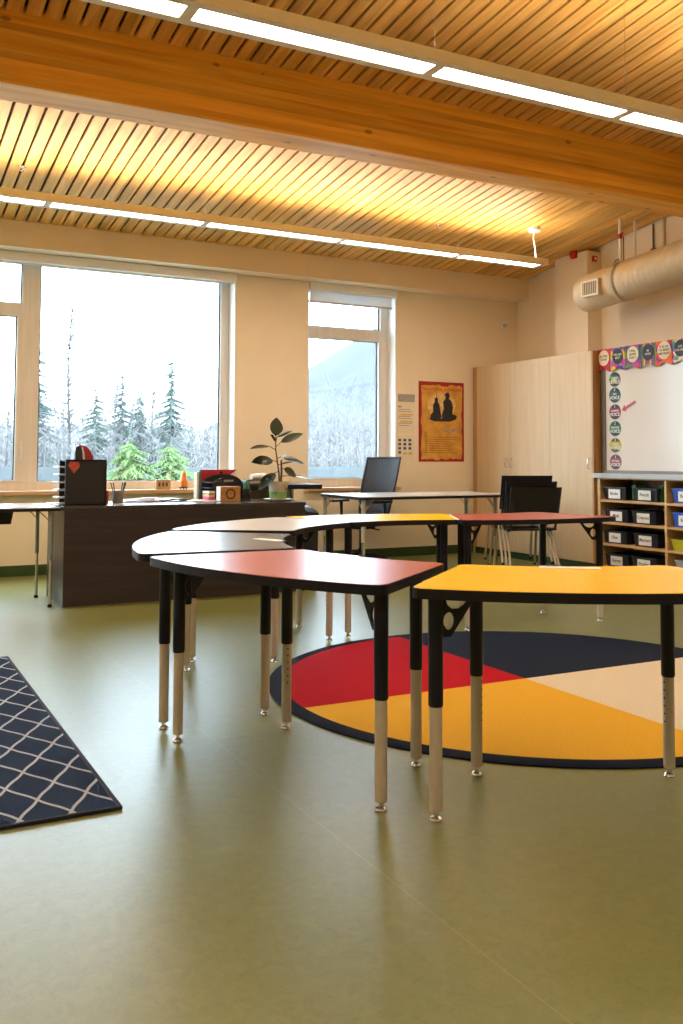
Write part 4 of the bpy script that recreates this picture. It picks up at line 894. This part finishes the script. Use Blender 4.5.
# far trapezoid table with chrome legs
ft = thing('wide_table', 'wide white topped table with chrome legs between the office chair and the crescent tables', 'table', (5.0, 8.0, 0))
FT = fillet([(-0.87,-0.53),(0.95,-0.45),(0.93,0.38),(-0.82,0.50)], {0,1,2,3}, 0.09)
bm = B(); prism(bm, FT, 0.745, 0.752); part('tabletop', bm, mat('pale_top', (0.56,0.53,0.50), 0.22, noise=0.03), ft)
bm = B(); prism(bm, [(x_*1.004, y_*1.004) for x_, y_ in FT], 0.722, 0.7465); part('edge_band', bm, EDGE, ft)
for (lx, ly) in ((-0.818,-0.44), (-0.80,0.40), (0.75,-0.36), (0.86,0.30)):
    bm = B(); cyl(bm, (lx,ly,0.33), (lx,ly,0.722), 0.021, seg=14); lg = part('leg', bm, STEELG, ft, True)
    bm = B(); cyl(bm, (lx,ly,0.02), (lx,ly,0.34), 0.017, seg=14); part('lower_tube', bm, CHROME, lg, True); bm = B(); lathe(bm, [(0.019,0),(0.021,0.006),(0.014,0.022)], (lx,ly,0), 14); part('foot_cap', bm, BLACK, lg, True)
    bm = B(); s = -1 if lx > 0 else 1; tube(bm, [(lx,ly,0.60),(lx+s*0.11,ly,0.722)], 0.005, 6); s2 = -1 if ly > 0 else 1; tube(bm, [(lx,ly,0.60),(lx,ly+s2*0.11,0.722)], 0.005, 6); part('brace', bm, STEELG, lg, True)

# ================================================================== CHAIRS
def swivel(loc, rz, label, back_mats, seat_m, zs=0.46, back_h=0.62, bw=0.42, rec=0.10):
    """faces local -Y"""
    c = thing('office_chair', label, 'chair', loc, rz)
    bm = B(); lathe(bm, [(0.03,0.07),(0.032,0.16),(0.022,0.17),(0.022,zs-0.06)], (0,0,0), 16); part('gas_column', bm, BLACK, c, True)
    for k in range(5):
        a = 2*PI*k/5+0.3; d = Vector((math.cos(a), math.sin(a), 0))
        bm = B(); tube(bm, [d*0.02+Vector((0,0,0.10)), d*0.16+Vector((0,0,0.09)), d*0.30+Vector((0,0,0.062))], [0.026,0.022,0.016], 8); lg = part('base_spoke', bm, BLACK, c, True)
        bm = B(); q = d*0.30; n_ = Vector((-d.y, d.x, 0))
        for s in (-1, 1): cyl(bm, q+n_*0.008*s+Vector((0,0,0.027)), q+n_*0.026*s+Vector((0,0,0.027)), 0.027, seg=16)
        cyl(bm, q+Vector((0,0,0.03)), q+Vector((0,0,0.062)), 0.009, seg=8); part('caster', bm, BLACK, lg, True)
    bm = B(); box(bm, -0.10, 0.10, -0.12, 0.12, zs-0.085, zs-0.05, 0.01); tube(bm, [(0.09,0,zs-0.07),(0.25,-0.02,zs-0.085)], 0.007, 6); part('mechanism', bm, BLACK, c)
    bm = B(); box(bm, -0.24, 0.24, -0.25, 0.22, zs-0.05, zs+0.03, 0.03); part('seat', bm, seat_m, c, True)
    fr, web = back_mats
    n = 12; out = []; 
    def bp_(q): return Vector((0, 0.23+0.05*math.sin(q*2.4)*1.0+rec*q*q, zs+0.06+back_h*q))
    th = 0.018
    R = []
    for k in range(n+1):
        q = k/n; p = bp_(q); w = bw/2*(0.86+0.14*math.sin(PI*min(q*1.2,1)*0.6))
        R.append([p+Vector((-w,-th/2,0)), p+Vector((-w*0.5,th/2+0.012,0)), p+Vector((w*0.5,th/2+0.012,0)), p+Vector((w,-th/2,0)), p+Vector((w,-th/2-0.004,0)), p+Vector((w*0.5,th/2+0.008,0)), p+Vector((-w*0.5,th/2+0.008,0)), p+Vector((-w,-th/2-0.004,0))])
    bm = B(); rings(bm, R); bk = part('backrest', bm, web, c, True)
    bm = B(); L = [R[k][0] for k in range(n+1)]; Rr = [R[k][3] for k in range(n+1)]
    tube(bm, L+[(R[n][1]), R[n][2]]+Rr[::-1]+[R[0][2], R[0][1], R[0][0]], 0.013, 8); part('back_frame', bm, fr, bk, True)
    bm = B(); tube(bm, [(0,0.10,zs-0.07),(0,0.27,zs-0.05),(0,0.30,zs+0.06),(0,0.31,zs+0.22)], [0.03,0.03,0.026,0.02], 10); part('back_spine', bm, BLACK, c, True)
    for s in (-1, 1):
        bm = B(); tube(bm, [(s*0.20,0.03,zs-0.03),(s*0.285,0.03,zs-0.01),(s*0.29,0.03,zs+0.10),(s*0.285,0.02,zs+0.19)], [0.018,0.018,0.016,0.02], 8); box(bm, s*0.285-0.04, s*0.285+0.04, -0.14, 0.12, zs+0.19, zs+0.215, 0.01); part('armrest', bm, BLACK, c, True)
    return c
m, t, b = nt('chair_mesh'); b.inputs['Base Color'].default_value = (0.02,0.028,0.045,1); b.inputs['Roughness'].default_value = 0.6
tr = t.nodes.new('ShaderNodeBsdfTransparent'); mx = t.nodes.new('ShaderNodeMixShader'); mx.inputs[0].default_value = 0.82
tcn = t.nodes.new('ShaderNodeTexCoord'); nn = t.nodes.new('ShaderNodeTexNoise'); nn.inputs['Scale'].default_value = 300; t.links.new(tcn.outputs['Object'], nn.inputs['Vector'])
t.links.new(math_n(t, 'ADD', math_n(t, 'MULTIPLY', nn.outputs['Fac'], 0.3), 0.68), mx.inputs[0])
out = [n for n in t.nodes if n.type == 'OUTPUT_MATERIAL'][0]
t.links.new(tr.outputs[0], mx.inputs[1]); t.links.new(b.outputs[0], mx.inputs[2]); t.links.new(mx.outputs[0], out.inputs[0])
CMESH = m
SEATB = mat('seat_fabric_dark', (0.03,0.036,0.045), 0.55, noise=0.2, nscale=60)
swivel((4.73, 8.60, 0), R_(-66), 'black mesh office chair behind the wide white table', (BLACK, CMESH), SEATB, zs=0.455, back_h=0.60, bw=0.44, rec=0.15)

# stack of three stacking chairs
SHELL = mat('chair_shell_black', (0.008,0.009,0.014), 0.45, noise=0.1); LEGM = mat('chair_leg_tan', (0.42,0.36,0.27), 0.35, 0.5, noise=0.04)
def stacker():
    """faces local +Y"""
    c = thing('stacking_chair', '', 'chair')
    bm = B(); box(bm, -0.225, 0.225, -0.17, 0.24, 0.425, 0.45, 0.012); part('seat', bm, SHELL, c, True)
    bm = B(); R = []
    for k in range(9):
        q = k/8; z = 0.52+0.32*q; y = -0.205-0.075*q; w = 0.225+0.006*q
        R.append([(-w,y+0.016,z),(-w*0.5,y,z),(w*0.5,y,z),(w,y+0.016,z),(w,y+0.028,z),(w*0.5,y+0.012,z),(-w*0.5,y+0.012,z),(-w,y+0.028,z)])
    rings(bm, R); part('backrest', bm, SHELL, c, True)
    for s in (-1, 1):
        bm = B(); tube(bm, [(s*0.19,-0.10,0.42),(s*0.20,-0.185,0.45),(s*0.205,-0.205,0.54),(s*0.205,-0.235,0.72)], 0.011, 8)
        part('back_tube', bm, SHELL, c, True)
    for s in (-1, 1):
        bm = B(); tube(bm, [(s*0.20,-0.08,0.425),(s*0.225,-0.26,0.012)], 0.011, 8); lg = part('leg', bm, LEGM, c, True)
        bm = B(); lathe(bm, [(0.013,0),(0.013,0.02),(0.009,0.024)], (s*0.226,-0.262,0), 10); part('foot_cap', bm, BLACK, lg, True)
        bm = B(); tube(bm, [(s*0.20,0.12,0.425),(s*0.215,0.20,0.012)], 0.011, 8); lg = part('leg', bm, LEGM, c, True)
        bm = B(); lathe(bm, [(0.013,0),(0.013,0.02),(0.009,0.024)], (s*0.215,0.201,0), 10); part('foot_cap', bm, BLACK, lg, True)
    return c
def copy_tree(o, parent=None):
    ch = [x for x in list(o.children)]
    c = o.copy(); COL.objects.link(c)
    if parent is not None: c.parent = parent
    for x in ch: copy_tree(x, c)
    return c
proto = stacker(); rzc = R_(-15); fx, fy = -math.sin(rzc), math.cos(rzc)
fx, fy = math.sin(R_(15))*0.3-0.02, 1.0
labs = ['black stacking chair lowest in the stack of three, closest to the camera', 'black stacking chair in the middle of the stack of three', 'black stacking chair uppermost in the stack of three by the cabinet']
for k in range(3):
    c = proto if k == 0 else copy_tree(proto)
    c.location = (5.76-0.010*k, 7.18+0.055*k, 0.055*k); c.rotation_euler = (0, 0, rzc); c.scale = (1.12, 1.05, 1.0); c['label'] = labs[k]; c['group'] = 'stack of three black chairs'

# ================================================================== OUTSIDE
GROUND = mat('dry_grass', (0.20, 0.19, 0.15), 0.95, noise=0.3, nscale=0.4)
bm = B(); n = 40
gv = [[None]*(n+1) for _ in range(n+1)]
random.seed(21)
for i in range(n+1):
    for j in range(n+1):
        x_ = -60 + 170*i/n; y_ = 9.6 + 120*j/n
        z_ = -0.7 + 0.10*max(0, y_-22) * (0.6+0.4*math.sin(x_*0.05)) * 0.6 + random.uniform(-0.15, 0.15)*(1 if y_ > 14 else 0.2)
        gv[i][j] = bm.verts.new((x_, y_, z_))
for i in range(n):
    for j in range(n): bm.faces.new((gv[i][j], gv[i+1][j], gv[i+1][j+1], gv[i][j+1]))
struct(part('ground', bm, GROUND, None, True))
# mountain, far away
bm = B(); ap = Vector((330, 470, 110)); n = 48; m_ = 14; random.seed(9); RR = []
for k in range(m_+1):
    q = k/m_; r = []
    for i in range(n):
        a = 2*PI*i/n; rad = (8+190*q)*(1+0.06*math.sin(3*a+1)+0.02*random.uniform(-1,1)); r.append((ap.x+rad*math.cos(a), ap.y+rad*math.sin(a), ap.z-(ap.z+10)*q+random.uniform(-1,1)*1.2))
    RR.append(r)
rings(bm, RR); struct(part('mountain', bm, mat('forested_slope', (0.020, 0.025, 0.032), 0.95, noise=0.25, nscale=0.12), None, True))
# low pale fence
fe = thing('boundary_fence', 'low pale board fence beyond the windows', 'fence', (8.0, 19.0, -0.7))
FEN = mat('fence_pale', (0.09, 0.10, 0.105), 0.8, noise=0.08, nscale=3)
part('boards', bx(-22, 22, 0.0, 0.05, 0.15, 1.62), FEN, fe)
for k in range(12): part('post', bx(-22+4*k-0.06, -22+4*k+0.06, 0.05, 0.17, 0.0, 1.68), FEN, fe)

BARK = mat('bark_grey', (0.075, 0.070, 0.072), 0.9, noise=0.25, nscale=4); SPR = mat('spruce_green', (0.055, 0.085, 0.070), 0.85, noise=0.3, nscale=3)
LGREEN = mat('young_spruce_green', (0.13, 0.20, 0.07), 0.85, noise=0.25, nscale=4)
def conifer_mesh(h, r, whorls, per, seed, mm, ragged=0.3, pw=0.8):
    random.seed(seed); bt = B(); cyl(bt, (0,0,0), (0,0,h), 0.014*h, 0.003, seg=7); tr_ = make_mesh('trunk', bt, BARK)
    bm = B()
    for k in range(whorls):
        q = k/(whorls-1); z = h*(0.10+0.88*q)
        for i in range(per):
            a = random.uniform(0, 2*PI); L = r*((1-q)**pw*0.95+0.06)*random.uniform(1-ragged, 1+ragged*0.4)
            d = Vector((math.cos(a), math.sin(a), 0)); p0 = Vector((0,0,z+random.uniform(-1,1)*h*0.015)); p1 = p0 + d*L + Vector((0,0,-0.28*L))
            spike(bm, p0, p1, L*0.06+0.012)
            nn = Vector((-d.y, d.x, 0))
            for e in range(4):
                s = 0.25+0.2*e; pp = p0.lerp(p1, s)
                for sg in (-1, 1): spike(bm, pp, pp + (d*0.5+nn*sg*0.8)*L*0.34*(1.1-s) + Vector((0,0,-0.10*L)), L*0.035+0.010)
    return tr_, make_mesh('crown', bm, mm, recalc=False)
CON = [conifer_mesh(6.0, 1.35, 26, 11, 31, SPR, 0.5), conifer_mesh(5.0, 1.5, 22, 11, 32, SPR, 0.55)]
YNG = conifer_mesh(3.0, 1.35, 24, 13, 33, LGREEN, 0.5, 0.45)
def gz(x_, y_): return -0.7 + 0.10*max(0, y_-22)*(0.6+0.4*math.sin(x_*0.05))*0.6
def plant_tree(name, meshes, x_, y_, top, label, base_h, cat='tree', group=None, rz=0):
    g = gz(x_, y_)-0.1; s = (top-g)/base_h
    t_ = thing(name, label, cat, (x_, y_, g), rz, group); t_.scale = (s*0.95, s*0.95, s)
    link('trunk', meshes[0], t_); link('crown', meshes[1], t_); return t_
plant_tree('spruce_tree', CON[0], 9.26, 30, 4.87, 'tall pointed spruce at the right part of the wide window', 6.0)
plant_tree('spruce_tree', CON[0], 7.60, 30, 4.27, 'pointed spruce in the middle of the wide window', 6.0, rz=1)
plant_tree('spruce_tree', CON[0], 5.06, 31, 4.6, 'dark spruce beside the window mullion', 5.0, rz=2)
plant_tree('spruce_tree', CON[1], 6.55, 29, 3.45, 'broad spruce to the right of the tall bare tree', 5.0, rz=3)
plant_tree('spruce_tree', CON[1], 8.42, 31, 3.55, 'small slim spruce next to the tallest one, left of it', 5.0, rz=4)
plant_tree('spruce_tree', CON[0], 9.05, 33, 3.65, 'slim spruce directly left behind the tallest spruce', 6.0, rz=5)
plant_tree('spruce_tree', CON[1], 9.95, 32, 3.1, 'short spruce at the foot of the tallest spruce, right side', 5.0, rz=6)
plant_tree('spruce_tree', CON[1], 3.35, 32, 3.2, 'spruce seen through the left casement pane', 5.0, rz=0.6)
plant_tree('young_spruce', YNG, 4.62, 17.5, 1.50, 'bright green young spruce, larger of the two below the wide window', 3.0)
plant_tree('young_spruce', YNG, 5.40, 17.5, 1.42, 'bright green young spruce, right hand one of two below the wide window', 3.0, rz=1.5)
def bare_mesh(h, seed, dens=26):
    random.seed(seed); bm = B(); pts = [Vector((0.02*h*math.sin(k*0.9)*0.35, 0.01*h*math.cos(k*1.3)*0.3, h*k/8)) for k in range(9)]
    tube(bm, pts, [0.011*h*(1-0.85*k/8) for k in range(9)], 6); tr_ = make_mesh('trunk', bm, BARK)
    bm = B()
    for k in range(dens):
        q = random.uniform(0.35, 1.0); p = pts[min(7, int(q*8))].lerp(pts[min(8, int(q*8)+1)], q*8-int(q*8)); a = random.uniform(0, 2*PI); L = h*0.16*(1.25-q)*random.uniform(0.5,1.2)
        d = Vector((math.cos(a), math.sin(a), random.uniform(0.2,0.9))); e = p+d*L; spike(bm, p, e, 0.0038*h)
        for s in range(4):
            pp = p.lerp(e, random.uniform(0.3,0.9)); spike(bm, pp, pp+Vector((random.uniform(-1,1),random.uniform(-1,1),random.uniform(0,1)))*L*0.4, 0.0024*h)
    return tr_, make_mesh('crown', bm, BARK, recalc=False)
BARE = [bare_mesh(6.0, 41, 110), bare_mesh(5.0, 42, 34), bare_mesh(4.5, 43, 30)]
plant_tree('bare_tree', BARE[0], 5.92, 30, 6.0, 'tall thin bare tree rising near the window mullion', 6.0)
random.seed(77)
for k in range(46):
    x_ = random.uniform(1.0, 21.0); y_ = random.uniform(27, 40)
    if 10.9 < x_*30/y_ < 12.5: x_ += 3
    top = 1.1 + y_/30*random.uniform(1.0, 2.7)*(1.0 if x_*30/y_ < 9.5 else 0.55)
    plant_tree('bare_tree', BARE[k % 3], x_, y_, top, 'slim bare tree in the hazy woodland outside the windows', 6.0 if k % 3 == 0 else (5.0 if k % 3 == 1 else 4.5), group='bare trees in the woodland', rz=random.uniform(0, 6))
# thicket of uncountable twigs
random.seed(91); bm = B()
for k in range(4200):
    x_ = random.uniform(-3, 28); y_ = random.uniform(23, 44); g = gz(x_, y_); h = random.uniform(1.2, 3.6)*(y_/30)
    p = Vector((x_, y_, g)); d = Vector((random.uniform(-0.2,0.2), random.uniform(-0.2,0.2), 1)); e = p+d*h; spike(bm, p, e, 0.018)
    for s in range(5):
        pp = p.lerp(e, random.uniform(0.25,0.95)); spike(bm, pp, pp+Vector((random.uniform(-1,1),random.uniform(-1,1),random.uniform(0.2,1)))*h*0.22, 0.012)
o = part('undergrowth', bm, mat('twig_grey', (0.15,0.14,0.14), 0.9, noise=0.3, nscale=1.5), None)
o['kind'] = 'stuff'; tag(o, 'grey brown leafless undergrowth filling the woodland outside', 'undergrowth')

# light mist hanging in the woodland
m = bpy.data.materials.new('mist'); m.use_nodes = True; t = m.node_tree; t.nodes.clear()
vs_ = t.nodes.new('ShaderNodeVolumeScatter'); vs_.inputs['Color'].default_value = (0.97, 0.98, 1, 1); vs_.inputs['Density'].default_value = 0.0022; vs_.inputs['Anisotropy'].default_value = 0.3
o_ = t.nodes.new('ShaderNodeOutputMaterial'); t.links.new(vs_.outputs[0], o_.inputs['Volume'])
o = part('mist', bx(-14, 42, 20, 46, -3.5, 11), m); o['kind'] = 'stuff'; tag(o, 'pale mist hanging among the trees outside', 'mist')
